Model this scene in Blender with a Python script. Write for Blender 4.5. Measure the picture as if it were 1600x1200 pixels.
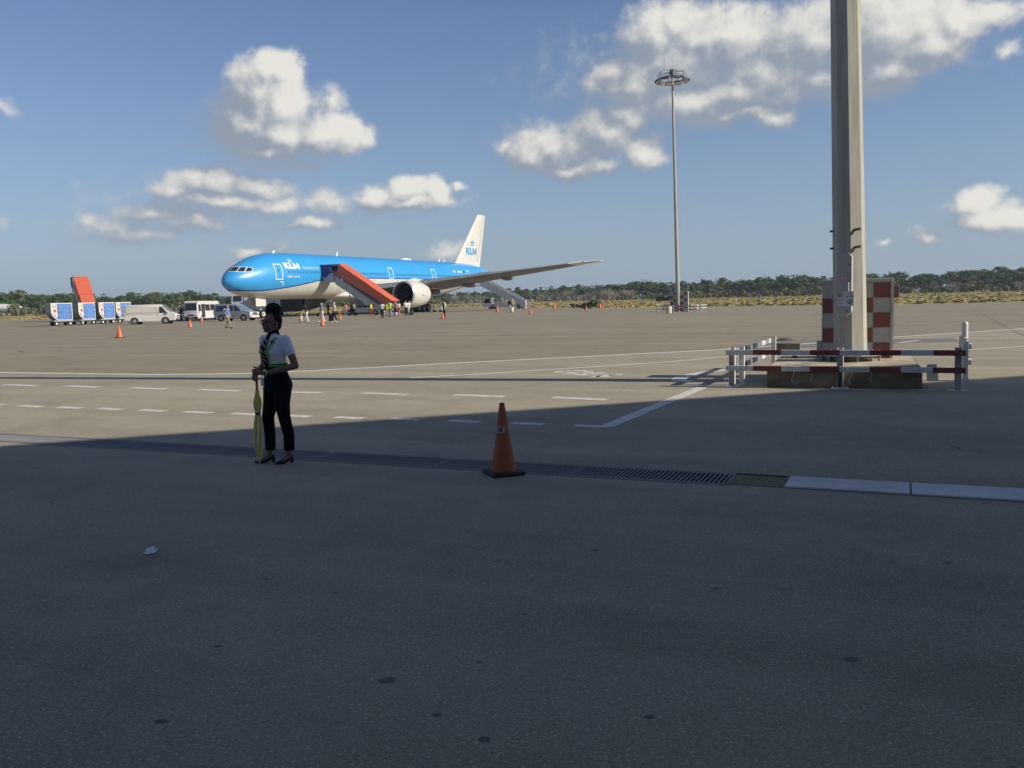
import bpy, bmesh, math, random
from mathutils import Vector, Matrix, Euler, noise as mnoise
for o in list(bpy.data.objects): bpy.data.objects.remove(o, do_unlink=True)
SC = bpy.context.scene
COL = SC.collection
PI = math.pi
# ---------------------------------------------------------------- camera
FPX, PITCH, ROLL, CAMH = 1400.0, 0.0944, 0.0243, 1.70
cam = bpy.data.cameras.new('camera')
camo = bpy.data.objects.new('camera', cam); COL.objects.link(camo)
cam.sensor_width = 36.0; cam.lens = 36.0 * FPX / 1600.0
cam.clip_start = 0.1; cam.clip_end = 9000
camo.matrix_world = Matrix.Translation((0, 0, CAMH)) @ Matrix.Rotation(PI / 2 - PITCH, 4, 'X') @ Matrix.Rotation(-ROLL, 4, 'Z')
SC.camera = camo
SC.render.resolution_x, SC.render.resolution_y = 1024, 768

def ray(u, v):
    a, b = u - 800.0, v - 600.0
    c, s = math.cos(ROLL), math.sin(ROLL)
    uu, vv = c * a - s * b, s * a + c * b
    return Vector((uu, FPX * math.cos(PITCH) - vv * math.sin(PITCH), -(vv * math.cos(PITCH) + FPX * math.sin(PITCH))))
def at(u, v, z=0.0):
    """ground (or height z) point under photo pixel u, v"""
    d = ray(u, v); t = (z - CAMH) / d.z
    return Vector((d.x * t, d.y * t, z))
def atd(u, v, dist):
    d = ray(u, v); t = dist / d.y
    return Vector((d.x * t, dist, CAMH + d.z * t))
# ---------------------------------------------------------------- sun, exposure
SUN_EL, SUN_AZ = math.radians(29.0), math.radians(107.5)      # azimuth clockwise from +Y
sun_dir = Vector((math.sin(SUN_AZ) * math.cos(SUN_EL), math.cos(SUN_AZ) * math.cos(SUN_EL), math.sin(SUN_EL)))
sl = bpy.data.lights.new('sun', 'SUN'); sl.energy = 4.6; sl.angle = math.radians(0.55); sl.color = (1.0, 0.905, 0.765)
so = bpy.data.objects.new('sun', sl); COL.objects.link(so)
so.rotation_euler = sun_dir.to_track_quat('Z', 'Y').to_euler(); so.location = sun_dir * 60
vs = SC.view_settings
vs.view_transform = 'Standard'; vs.look = 'None'; vs.gamma = 1.0; vs.use_curve_mapping = False
vs.exposure = 0.25
# ---------------------------------------------------------------- world: Nishita sky with cumulus clouds
world = bpy.data.worlds.new('World'); SC.world = world; world.use_nodes = True
def nd(nt, t, **k):
    n = nt.nodes.new(t)
    for a, b in k.items(): setattr(n, a, b)
    return n
def mth(nt, op, a, b=None, c=None, clamp=False):
    n = nt.nodes.new('ShaderNodeMath'); n.operation = op; n.use_clamp = clamp
    for i, x in enumerate((a, b, c)):
        if x is None: continue
        if hasattr(x, 'node'): nt.links.new(x, n.inputs[i])
        else: n.inputs[i].default_value = x
    return n.outputs[0]
def vmt(nt, op, a, b=None):
    n = nt.nodes.new('ShaderNodeVectorMath'); n.operation = op
    for i, x in enumerate((a, b)):
        if x is None: continue
        if hasattr(x, 'node'): nt.links.new(x, n.inputs[i])
        else: n.inputs[i].default_value = x
    return n.outputs['Value'] if op in ('LENGTH', 'DOT_PRODUCT', 'DISTANCE') else n.outputs['Vector']
def azel(u, v):
    d = ray(u, v).normalized()
    return math.atan2(d.x, d.y), math.asin(d.z)
BLOBS = [(1150,105,300,85,.42),(340,325,200,48,.30),(430,215,130,60,.32),(890,235,120,48,.36),(600,318,130,30,.28),(420,108,40,32,1),(447,112,30,34,1),(400,150,46,50,1),(442,160,48,52,1),(388,192,54,42,1),(450,205,72,38,1),(510,205,58,36,1),(545,215,36,34,1),
 (510,155,26,22,.5),(352,205,44,36,.55),(420,232,96,16,.7),(430,253,105,11,.42),
 (330,285,73,27,0.81),(268,295,38,22,0.65),(400,290,68,22,0.65),(350,315,130,16,0.65),(432,316,42,18,0.65),(240,335,66,21,0.59),(170,356,78,27,0.45),(312,352,50,22,0.59),(230,372,106,18,0.41),
 (510,315,52,24,0.49),(590,305,42,22,0.76),(640,291,42,24,0.95),(684,296,31,24,0.95),(640,312,80,13,0.76),(490,350,45,13,0.65),(725,287,12,7,0.54),
 (385,390,33,13,0.45),(436,388,24,10,0.38),(700,396,50,15,0.43),(565,343,6,11,0.32),(4,168,26,11,.34),(10,352,18,14,.28),
 (870,232,86,40,.9),(942,200,60,42,.9),(1002,236,46,32,.9),(830,240,48,28,.8),(788,228,22,13,.5),(900,260,80,18,.8),
 (962,112,46,28,.8),(928,128,22,24,.7),(1020,55,56,50,.9),(1000,132,56,52,.9),(1062,36,46,32,.9),(1090,162,100,36,.9),(1150,60,90,52,.95),(1205,122,86,50,.95),(1205,186,40,18,.8),(1165,182,60,16,.8),
 (1280,60,100,58,.95),(1390,40,100,58,1),(1390,108,64,42,.95),(1450,70,64,46,.95),(1500,28,56,36,.9),(1552,24,46,22,.7),(1566,75,16,15,.5),(1080,95,14,10,.6),
 (1060,100,90,58,.85),(1290,128,95,36,.75),(1150,150,120,34,.85),(1100,60,80,50,.85),(975,175,50,34,.8),(1535,320,34,24,.85),(1560,345,58,20,.8),(1592,338,40,24,.8),(1450,365,22,13,.6),(1376,378,18,8,.4)]
def cloud_group(blobs):
    """cloud density over (azimuth, elevation); blobs = None gives the scattered cumulus of the rest of the sky"""
    g = bpy.data.node_groups.new('cloud_density', 'ShaderNodeTree')
    g.interface.new_socket('p', in_out='INPUT', socket_type='NodeSocketVector')
    g.interface.new_socket('d', in_out='OUTPUT', socket_type='NodeSocketFloat')
    gi = nd(g, 'NodeGroupInput'); go = nd(g, 'NodeGroupOutput'); p = gi.outputs[0]
    def ns(scale, detail, rough, src=None):
        n = nd(g, 'ShaderNodeTexNoise'); n.inputs['Scale'].default_value = scale; n.inputs['Detail'].default_value = detail
        n.inputs['Roughness'].default_value = rough; g.links.new(src or p, n.inputs['Vector']); return n
    n1 = ns(20, 4, .55)
    w = vmt(g, 'MULTIPLY', vmt(g, 'SUBTRACT', n1.outputs['Color'], (.5, .5, .5)), (.052, .040, 0))
    q = vmt(g, 'ADD', p, w)
    if blobs:
        m = None
        for (u, v, ru, rv, wt) in blobs:
            a, e = azel(u, v)
            d = vmt(g, 'MULTIPLY', vmt(g, 'SUBTRACT', q, (a, e, 0)), (FPX / (ru * 1.22), FPX / (rv * 1.22), 0))
            val = mth(g, 'MULTIPLY_ADD', vmt(g, 'LENGTH', d), -wt, wt)
            m = val if m is None else mth(g, 'SMOOTH_MAX', m, val, .12)
    else:
        sx = nd(g, 'ShaderNodeSeparateXYZ'); g.links.new(p, sx.inputs[0])
        fa = mth(g, 'MULTIPLY', mth(g, 'SUBTRACT', mth(g, 'ABSOLUTE', sx.outputs[0]), .66), 6.0)
        fe = mth(g, 'MULTIPLY', mth(g, 'SUBTRACT', sx.outputs[1], .44), 6.0)
        far = mth(g, 'MAXIMUM', fa, fe, clamp=True)
        n3 = ns(3.2, 3, .5, vmt(g, 'MULTIPLY', q, (1, 1.7, 0)))
        gen = mth(g, 'MULTIPLY', mth(g, 'SUBTRACT', n3.outputs[0], .56), 3.4)
        m = mth(g, 'MULTIPLY_ADD', far, mth(g, 'ADD', gen, 1.0), -1.0)
    n2 = ns(58, 7, .6)
    m = mth(g, 'ADD', m, mth(g, 'MULTIPLY', mth(g, 'SUBTRACT', n2.outputs[0], .5), .52))
    g.links.new(m, go.inputs[0]); return g
def build_world():
    nt = world.node_tree; nt.nodes.clear()
    out = nd(nt, 'ShaderNodeOutputWorld')
    sky = nd(nt, 'ShaderNodeTexSky'); sky.sky_type = 'NISHITA'; sky.sun_disc = False
    sky.sun_elevation = SUN_EL; sky.sun_rotation = SUN_AZ; sky.altitude = 0; sky.air_density = 1.0; sky.dust_density = 0.25; sky.ozone_density = 3.0
    sm = nd(nt, 'ShaderNodeMix'); sm.data_type = 'RGBA'; sm.blend_type = 'MULTIPLY'; sm.inputs[0].default_value = 1
    nt.links.new(sky.outputs[0], sm.inputs[6]); sm.inputs[7].default_value = (.074, .073, .085, 1)
    SKY0 = sm.outputs[2]
    tc = nd(nt, 'ShaderNodeTexCoord'); sp = nd(nt, 'ShaderNodeSeparateXYZ'); nt.links.new(tc.outputs['Generated'], sp.inputs[0])
    az = mth(nt, 'ARCTAN2', sp.outputs[0], sp.outputs[1]); el = mth(nt, 'ARCSINE', sp.outputs[2])
    cb = nd(nt, 'ShaderNodeCombineXYZ'); nt.links.new(az, cb.inputs[0]); nt.links.new(el, cb.inputs[1])
    # humid air low over the horizon, the same all the way round
    hz_ = nd(nt, 'ShaderNodeMix'); hz_.data_type = 'RGBA'
    nt.links.new(mth(nt, 'MULTIPLY', mth(nt, 'POWER', 2.718, mth(nt, 'MULTIPLY', mth(nt, 'MAXIMUM', el, 0.0), -7.0)), .94), hz_.inputs[0])
    nt.links.new(SKY0, hz_.inputs[6]); hz_.inputs[7].default_value = (.228, .312, .408, 1)
    SKY = hz_.outputs[2]
    def plain():
        bg = nd(nt, 'ShaderNodeBackground'); nt.links.new(SKY, bg.inputs['Color']); return bg.outputs[0]
    def branch(blobs):
        G = cloud_group(blobs)
        def dens(off):
            gn = nd(nt, 'ShaderNodeGroup'); gn.node_tree = G
            nt.links.new(vmt(nt, 'ADD', cb.outputs[0], off), gn.inputs[0]); return gn.outputs[0]
        d0, d1, d2 = dens((0, 0, 0)), dens((.036, .030, 0)), dens((.009, .010, 0))
        mr = nd(nt, 'ShaderNodeMapRange'); mr.interpolation_type = 'SMOOTHSTEP'; nt.links.new(d0, mr.inputs[0])
        mr.inputs[1].default_value = .00; mr.inputs[2].default_value = .48
        alpha = mth(nt, 'MULTIPLY', mr.outputs[0], .96)
        lit = nd(nt, 'ShaderNodeMapRange'); lit.interpolation_type = 'SMOOTHSTEP'; sig = mth(nt, 'ADD', mth(nt, 'MULTIPLY', mth(nt, 'SUBTRACT', d0, d1), .85), mth(nt, 'MULTIPLY', mth(nt, 'SUBTRACT', d0, d2), .95))
        sig = mth(nt, 'ADD', sig, mth(nt, 'MULTIPLY', mth(nt, 'SUBTRACT', .45, d0), .10)); nt.links.new(sig, lit.inputs[0])
        lit.inputs[1].default_value = -.34; lit.inputs[2].default_value = .92
        cr = nd(nt, 'ShaderNodeMix'); cr.data_type = 'RGBA'; nt.links.new(lit.outputs[0], cr.inputs[0])
        cr.inputs[6].default_value = (.245, .285, .345, 1); cr.inputs[7].default_value = (.69, .675, .62, 1)
        mix = nd(nt, 'ShaderNodeMix'); mix.data_type = 'RGBA'; nt.links.new(alpha, mix.inputs[0])
        nt.links.new(SKY, mix.inputs[6]); nt.links.new(cr.outputs[2], mix.inputs[7])
        bg = nd(nt, 'ShaderNodeBackground'); nt.links.new(mix.outputs[2], bg.inputs['Color']); return bg.outputs[0]
    def mixs(f, a, b):
        n = nd(nt, 'ShaderNodeMixShader'); nt.links.new(f, n.inputs[0]); nt.links.new(a, n.inputs[1]); nt.links.new(b, n.inputs[2]); return n.outputs[0]
    # the sectors only save work: each holds its own clouds, plain sky lies between them
    left = branch([b for b in BLOBS if b[0] < 748]); right = branch([b for b in BLOBS if b[0] >= 748])
    isr = mth(nt, 'GREATER_THAN', az, azel(748, 250)[0])
    view = mth(nt, 'MULTIPLY', mth(nt, 'LESS_THAN', mth(nt, 'ABSOLUTE', az), .65), mth(nt, 'LESS_THAN', el, .43))
    s_ = mixs(view, branch(None), mixs(isr, left, right))
    s_ = mixs(mth(nt, 'GREATER_THAN', el, .012), plain(), s_)
    nt.links.new(s_, out.inputs[0])
build_world()
SC.cycles.max_bounces = 6
# ---------------------------------------------------------------- materials
MATS = {}
def mat(name, col, rough=.6, metal=0.0, var=0.0, vscale=4.0, bump=0.0, bscale=60.0, spec=.5, col2=None, coat=0.0, detail=4.0, emit=None, trans=0.0, stretch=None):
    if name in MATS: return MATS[name]
    m = bpy.data.materials.new(name); m.use_nodes = True; nt = m.node_tree
    b = nt.nodes['Principled BSDF']
    b.inputs['Base Color'].default_value = (*col, 1); b.inputs['Roughness'].default_value = rough
    b.inputs['Metallic'].default_value = metal; b.inputs['Specular IOR Level'].default_value = spec
    if coat: b.inputs['Coat Weight'].default_value = coat; b.inputs['Coat Roughness'].default_value = .08
    if trans: b.inputs['Transmission Weight'].default_value = trans
    if var or bump:
        tc = nd(nt, 'ShaderNodeTexCoord'); src = tc.outputs['Object']
        if stretch: src = vmt(nt, 'MULTIPLY', src, stretch)
    if var:
        n = nd(nt, 'ShaderNodeTexNoise'); n.inputs['Scale'].default_value = vscale; n.inputs['Detail'].default_value = detail
        n.inputs['Roughness'].default_value = .62; nt.links.new(src, n.inputs['Vector'])
        mr = nd(nt, 'ShaderNodeMapRange'); nt.links.new(n.outputs[0], mr.inputs[0]); mr.inputs[1].default_value = .32; mr.inputs[2].default_value = .70
        mx = nd(nt, 'ShaderNodeMix'); mx.data_type = 'RGBA'; nt.links.new(mr.outputs[0], mx.inputs[0])
        c2 = col2 or tuple(max(0, c * (1 - var)) for c in col); c1 = col if col2 else tuple(min(1, c * (1 + var * .5)) for c in col)
        mx.inputs[6].default_value = (*c2, 1); mx.inputs[7].default_value = (*c1, 1)
        nt.links.new(mx.outputs[2], b.inputs['Base Color'])
    if bump:
        n = nd(nt, 'ShaderNodeTexNoise'); n.inputs['Scale'].default_value = bscale; n.inputs['Detail'].default_value = 3; nt.links.new(src, n.inputs['Vector'])
        bp = nd(nt, 'ShaderNodeBump'); bp.inputs['Strength'].default_value = bump; bp.inputs['Distance'].default_value = .02
        nt.links.new(n.outputs[0], bp.inputs['Height']); nt.links.new(bp.outputs[0], b.inputs['Normal'])
    MATS[name] = m; return m
# ---------------------------------------------------------------- mesh builder
class MB:
    def __init__(s): s.v = []; s.f = []; s.mi = []; s.m = 0
    def add(s, vs, fs):
        o = len(s.v); s.v += [tuple(v) for v in vs]
        for f in fs: s.f.append(tuple(i + o for i in f)); s.mi.append(s.m)
        return s
    def box(s, c, d, rz=0.0, ch=0.0, R=None):
        hx, hy, hz = d[0] / 2, d[1] / 2, d[2] / 2
        if ch <= 0:
            P = [(x, y, z) for x in (-hx, hx) for y in (-hy, hy) for z in (-hz, hz)]
            F = [(0, 1, 3, 2), (4, 6, 7, 5), (0, 4, 5, 1), (2, 3, 7, 6), (0, 2, 6, 4), (1, 5, 7, 3)]
        else:
            ch = min(ch, hx * .9, hy * .9, hz * .9); P = []; idx = {}
            for sx in (-1, 1):
                for sy in (-1, 1):
                    for sz in (-1, 1):
                        for ax in range(3):
                            q = [sx * hx, sy * hy, sz * hz]
                            for k in range(3):
                                if k != ax: q[k] -= (sx, sy, sz)[k] * ch
                            idx[(sx, sy, sz, ax)] = len(P); P.append(tuple(q))
            F = []
            for ax in range(3):
                a, b = [k for k in range(3) if k != ax]
                for sg in (-1, 1):
                    L = []
                    for (p, q) in ((-1, -1), (1, -1), (1, 1), (-1, 1)):
                        t = [0, 0, 0]; t[ax] = sg; t[a] = p; t[b] = q; L.append(idx[(*t, ax)])
                    F.append(tuple(L))
                for p in (-1, 1):
                    for q in (-1, 1):
                        L = []
                        for sg, k in ((-1, a), (1, a), (1, b), (-1, b)):
                            t = [0, 0, 0]; t[ax] = sg; t[a] = p; t[b] = q; L.append(idx[(*t, k)])
                        F.append(tuple(L))
            for sx in (-1, 1):
                for sy in (-1, 1):
                    for sz in (-1, 1): F.append(tuple(idx[(sx, sy, sz, k)] for k in range(3)))
        M = R if R is not None else Matrix.Rotation(rz, 3, 'Z'); c = Vector(c)
        return s.add([c + M @ Vector(p) for p in P], F)
    def rings(s, R, cap0=True, cap1=True, close=True):
        n = len(R[0]); V = [p for r in R for p in r]; F = []
        for i in range(len(R) - 1):
            for j in range(n if close else n - 1):
                k = (j + 1) % n; F.append((i * n + j, i * n + k, (i + 1) * n + k, (i + 1) * n + j))
        if cap0: F.append(tuple(range(n))[::-1])
        if cap1: F.append(tuple((len(R) - 1) * n + j for j in range(n)))
        return s.add(V, F)
    def cyl(s, p0, p1, r0, r1=None, n=12, cap=True):
        p0, p1 = Vector(p0), Vector(p1); r1 = r0 if r1 is None else r1
        return s.tube([p0, p1], [r0, r1], n, cap)
    def tube(s, pts, r, n=8, cap=True):
        pts = [Vector(p) for p in pts]; rr = r if isinstance(r, (list, tuple)) else [r] * len(pts)
        R = []; up = None
        for i, p in enumerate(pts):
            d = (pts[min(i + 1, len(pts) - 1)] - pts[max(i - 1, 0)]).normalized()
            if up is None: up = Vector((0, 0, 1)) if abs(d.z) < .9 else Vector((1, 0, 0))
            a = d.cross(up).normalized(); b = a.cross(d).normalized(); up = b
            R.append([p + (a * math.cos(t) + b * math.sin(t)) * rr[i] for t in [2 * PI * j / n for j in range(n)]])
        return s.rings(R, cap, cap)
    def lathe(s, prof, n=24, o=(0, 0, 0), axis='Z', cap0=True, cap1=True, a0=0.0):
        o = Vector(o); R = []
        for (r, h) in prof:
            L = []
            for j in range(n):
                t = a0 + 2 * PI * j / n; x, y = r * math.cos(t), r * math.sin(t)
                L.append(o + (Vector((x, y, h)) if axis == 'Z' else Vector((h, x, y)) if axis == 'X' else Vector((y, h, x))))
            R.append(L)
        return s.rings(R, cap0, cap1)
    def prism(s, poly, y0, y1, ax='Y'):
        """poly in the two axes other than ax, extruded y0..y1"""
        def P(a, b, t): return (a, t, b) if ax == 'Y' else (t, a, b) if ax == 'X' else (a, b, t)
        n = len(poly); V = [P(a, b, y0) for a, b in poly] + [P(a, b, y1) for a, b in poly]
        F = [tuple(range(n)), tuple(range(n, 2 * n))[::-1]] + [(i, i + n, (i + 1) % n + n, (i + 1) % n) for i in range(n)]
        return s.add(V, F)
    def ell(s, c, r, n=12, k=8, R=None):
        c = Vector(c); r = (r, r, r) if not isinstance(r, (tuple, list)) else r; L = []
        for i in range(1, k):
            t = PI * i / k
            L.append([c + ((R @ Vector(q)) if R else Vector(q)) for q in [(r[0] * math.sin(t) * math.cos(a), r[1] * math.sin(t) * math.sin(a), -r[2] * math.cos(t)) for a in [2 * PI * j / n for j in range(n)]]])
        return s.rings(L, True, True)
    def quad(s, a, b, c, d): return s.add([a, b, c, d], [(0, 1, 2, 3)])
    def mesh(s, name):
        me = bpy.data.meshes.new(name); me.from_pydata(s.v, [], s.f); me.polygons.foreach_set('material_index', s.mi)
        bm = bmesh.new(); bm.from_mesh(me); bmesh.ops.recalc_face_normals(bm, faces=bm.faces[:]); bm.to_mesh(me); bm.free()
        me.update(); return me
    def build(s, name, mats, parent=None, smooth=None, fixn=True, loc=None):
        me = s.mesh(name) if fixn else None
        if me is None:
            me = bpy.data.meshes.new(name); me.from_pydata(s.v, [], s.f); me.polygons.foreach_set('material_index', s.mi); me.update()
        for m in (mats if isinstance(mats, (list, tuple)) else [mats]): me.materials.append(m)
        if smooth is not None:
            me.polygons.foreach_set('use_smooth', [True] * len(me.polygons)); me.set_sharp_from_angle(angle=math.radians(smooth))
        return link(name, me, parent, loc)
def link(name, data, parent=None, loc=None):
    o = bpy.data.objects.new(name, data); COL.objects.link(o)
    if parent is not None: o.parent = parent
    if loc is not None: o.location = loc
    return o
def tag(o, label=None, cat=None, group=None, kind=None):
    if label: o['label'] = label
    if cat: o['category'] = cat
    if group: o['group'] = group
    if kind: o['kind'] = kind
    return o
def thing(name, label, cat, loc=(0, 0, 0), rz=0.0, group=None):
    o = link(name, None); o.location = loc; o.rotation_euler = (0, 0, rz); o.empty_display_size = .2
    return tag(o, label, cat, group)
def copy_tree(o, parent=None):
    c = o.copy(); COL.objects.link(c); c.parent = parent
    for ch in list(o.children): copy_tree(ch, c)
    return c
def stroke(mb, pts, w, z=0.0):
    """flat painted stroke along ground points"""
    P = [Vector((p[0], p[1])) for p in pts]; L, Rr = [], []
    for i, p in enumerate(P):
        d = (P[min(i + 1, len(P) - 1)] - P[max(i - 1, 0)]).normalized(); nrm = Vector((-d.y, d.x)) * w / 2
        L.append((*(p + nrm), z)); Rr.append((*(p - nrm), z))
    n = len(P); mb.add(L + Rr, [(i, n + i, n + i + 1, i + 1) for i in range(n - 1)])
# block letters as polygons in a unit box (width per letter given)
GLY = {'K': (0.86, [[(0, 0), (.27, 0), (.27, 1), (0, 1)], [(.27, .40), (.27, .72), (.55, 1), (.86, 1)], [(.33, .48), (.56, .0), (.88, 0), (.50, .66)]]),
       'L': (0.66, [[(0, 0), (.27, 0), (.27, 1), (0, 1)], [(.27, 0), (.66, 0), (.66, .24), (.27, .24)]]),
       'M': (1.10, [[(0, 0), (.24, 0), (.24, 1), (0, 1)], [(.86, 0), (1.10, 0), (1.10, 1), (.86, 1)], [(.24, 1), (.24, .58), (.47, .12), (.55, .38)], [(.86, 1), (.55, .38), (.47, .12), (.63, .12), (.86, .58)]])}
# ---------------------------------------------------------------- the setting: ground, apron, drain, markings, shade canopy
E1, E2 = Vector((.9157, -.4015)), Vector((.4015, .9157))       # along / across the drain and the service road
def dr(s, t, z=0.0):
    p = E1 * s + E2 * t
    return Vector((p.x, p.y, z))
def asphalt(name, ca, cb, speck=.5):
    m = bpy.data.materials.new(name); m.use_nodes = True; nt = m.node_tree; b = nt.nodes['Principled BSDF']
    b.inputs['Roughness'].default_value = .88; b.inputs['Specular IOR Level'].default_value = .25
    tc = nd(nt, 'ShaderNodeTexCoord'); P = tc.outputs['Object']
    mp = nd(nt, 'ShaderNodeMapping'); mp.inputs['Rotation'].default_value = (0, 0, math.atan2(-E1.y, E1.x)); nt.links.new(P, mp.inputs[0])
    Q = mp.outputs[0]
    def ns(src, scale, det=4, rough=.6, mul=None):
        n = nd(nt, 'ShaderNodeTexNoise'); n.inputs['Scale'].default_value = scale; n.inputs['Detail'].default_value = det; n.inputs['Roughness'].default_value = rough
        nt.links.new(vmt(nt, 'MULTIPLY', src, mul) if mul else src, n.inputs['Vector']); return n.outputs[0]
    def nsc(src, scale):
        n = nd(nt, 'ShaderNodeTexNoise'); n.inputs['Scale'].default_value = scale; nt.links.new(src, n.inputs['Vector']); return n.outputs['Color']
    def mr(x, a, c, d=0.0, e=1.0):
        n = nd(nt, 'ShaderNodeMapRange'); nt.links.new(x, n.inputs[0])
        for i, q in enumerate((a, c, d, e)): n.inputs[i + 1].default_value = q
        return n.outputs[0]
    def mixc(f, a, c, mode='MIX'):
        n = nd(nt, 'ShaderNodeMix'); n.data_type = 'RGBA'; n.blend_type = mode
        if hasattr(f, 'node'): nt.links.new(f, n.inputs[0])
        else: n.inputs[0].default_value = f
        for i, q in ((6, a), (7, c)):
            if hasattr(q, 'node'): nt.links.new(q, n.inputs[i])
            else: n.inputs[i].default_value = (*q, 1)
        return n.outputs[2]
    c = mixc(mr(ns(P, .11, 5), .35, .65), ca, cb)
    c = mixc(mr(ns(Q, .5, 5, .65, (.10, 1.0, 1)), .38, .66, 0, .55), c, tuple(q * 1.42 for q in ca))        # worn light streaks
    c = mixc(mr(ns(Q, .9, 4, .6, (.16, 1.0, 1)), .54, .72, 0, .38), c, tuple(q * .58 for q in cb))           # tyre-dark streaks
    c = mixc(mr(ns(P, .62, 7, .72), .50, .72, 0, .50), c, tuple(q * .48 for q in cb))            # stains
    c = mixc(mr(ns(P, 5.5, 3, .5), .70, .76, 0, .55), c, tuple(q * .35 for q in cb))            # small dark spots
    c = mixc(mr(ns(P, 26, 4, .7), .3, .7, 0, .28), c, tuple(q * .55 for q in cb))
    sp = ns(P, 62, 3, .65); sp2 = ns(P, 140, 2, .5)
    c = mixc(mr(sp, .585, .65, 0, speck), c, tuple(min(1, q * 2.6) for q in ca))                 # pale aggregate
    c = mixc(mr(sp2, .60, .68, 0, speck), c, tuple(min(1, q * 2.6) for q in ca))
    c = mixc(mr(sp, .44, .33, 0, .55), c, tuple(q * .40 for q in cb))
    vo = nd(nt, 'ShaderNodeTexVoronoi'); vo.feature = 'DISTANCE_TO_EDGE'; vo.inputs['Scale'].default_value = .42
    nt.links.new(vmt(nt, 'ADD', P, vmt(nt, 'MULTIPLY', vmt(nt, 'SUBTRACT', nsc(P, 2.2), (.5, .5, .5)), (.9, .9, 0))), vo.inputs['Vector'])
    ck = mth(nt, 'MULTIPLY', mr(vo.outputs[0], .012, .002, 0, .8), mr(ns(P, .33, 2), .62, .70))
    c = mixc(ck, c, tuple(q * .2 for q in cb))                                                   # hairline cracks
    nt.links.new(c, b.inputs['Base Color'])
    bp = nd(nt, 'ShaderNodeBump'); bp.inputs['Strength'].default_value = .5; bp.inputs['Distance'].default_value = .006
    nt.links.new(sp, bp.inputs['Height']); nt.links.new(bp.outputs[0], b.inputs['Normal'])
    return m
M_ASPH = asphalt('asphalt', (.326, .290, .212), (.260, .234, .174))
M_APRON = asphalt('apron_asphalt', (.264, .230, .160), (.204, .180, .130))
M_PATCH = asphalt('asphalt_patch', (.20, .185, .16), (.17, .158, .14))
M_FILL = asphalt('channel_fill', (.20, .165, .11), (.14, .12, .085), .7)
M_GRASSG = mat('dry_grass_ground', (.30, .24, .105), .95, var=.3, vscale=.10, col2=(.225, .195, .078), bump=.12, bscale=4, spec=.1)
M_PAINT = mat('marking_paint', (.66, .64, .57), .7, var=.35, vscale=9, spec=.2, detail=7)
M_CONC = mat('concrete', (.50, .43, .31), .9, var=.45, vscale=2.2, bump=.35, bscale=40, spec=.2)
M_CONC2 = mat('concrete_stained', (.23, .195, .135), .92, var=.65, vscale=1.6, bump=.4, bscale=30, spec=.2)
M_GALV = mat('galvanised', (.34, .36, .38), .55, metal=.35, var=.25, vscale=8)
M_GRATE = mat('grating_steel', (.19, .20, .21), .6, metal=.2, var=.3, vscale=6)
M_STEELP = mat('steel_plate', (.44, .46, .48), .5, metal=.2, var=.22, vscale=3, stretch=(1, 1, 1))
M_DARK = mat('dark_void', (.012, .012, .012), .95)
S0, S1, T0, T1 = -26.0, -1.43, 8.0, 8.48
def sheet(name, quads, m, z, kind='structure', parent=None):
    mb = MB()
    for q in quads: mb.add([(p[0], p[1], z) for p in q], [tuple(range(len(q)))])
    o = mb.build(name, m, parent, fixn=False); 
    if kind: o['kind'] = kind
    return o
B = 2000.0
grass_field = sheet('grass_field', [[dr(-B, -B), dr(B, -B), dr(B, T0), dr(-B, T0)], [dr(-B, T1), dr(B, T1), dr(B, B), dr(-B, B)],
      [dr(-B, T0), dr(S0, T0), dr(S0, T1), dr(-B, T1)], [dr(S1, T0), dr(B, T0), dr(B, T1), dr(S1, T1)]], M_GRASSG, -.03)
edge_px = [(2050, 455), (1800, 464.5), (1600, 470.5), (1500, 473.5), (1400, 475.5), (1250, 477), (1120, 478.5), (1000, 480.2), (900, 480.8), (830, 480.5), (760, 479.0), (690, 480),
           (520, 489.5), (300, 494), (70, 499.5), (0, 500.5), (-250, 506)]
EDGE = [at(*q) for q in edge_px]
from mathutils.geometry import tessellate_polygon
def polysheet(name, pts, m, z, kind='structure'):
    tri = tessellate_polygon([[Vector((p[0], p[1], 0)) for p in pts]])
    mb = MB(); mb.add([(p[0], p[1], z) for p in pts], [tuple(t) for t in tri]); o = mb.build(name, m, None)
    if o.data.polygons[0].normal.z < 0: o.data.flip_normals()
    o['kind'] = kind; return o
apron = polysheet('apron', [dr(-190, T1), dr(S0, T1), dr(S1, T1), dr(190, T1)] + EDGE, M_APRON, 0.0)
service_road = polysheet('service_road', [dr(-190, T1 + .05), dr(190, T1 + .05)] + [at(*q) for q in [(2050, 486), (1800, 500), (1600, 513.6), (1388, 527.4), (1270, 536.5), (1130, 546.3), (880, 559), (700, 568), (580, 574.6), (470, 580.2), (400, 583.3), (330, 584.6), (260, 585.6), (150, 584.3), (0, 582), (-200, 577), (-900, 556)]], M_ASPH, .0015)
near = sheet('terminal_pavement', [[dr(-190, -80), dr(190, -80), dr(190, T0), dr(-190, T0)], [dr(-190, T0), dr(S0, T0), dr(S0, T1), dr(-190, T1)],
      [dr(S1, T0), dr(190, T0), dr(190, T1), dr(S1, T1)]], M_ASPH, 0.0)
# strip of greyer asphalt behind the floodlight enclosure
sheet('grey_strip', [[at(1150, 547.5), at(1200, 546), at(1300, 541.5), at(1420, 536.5), at(1500, 534), at(1488, 527.5), at(1400, 530.5), at(1300, 533), at(1212, 530.5), at(1180, 537)]], M_PATCH, .003)
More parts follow.
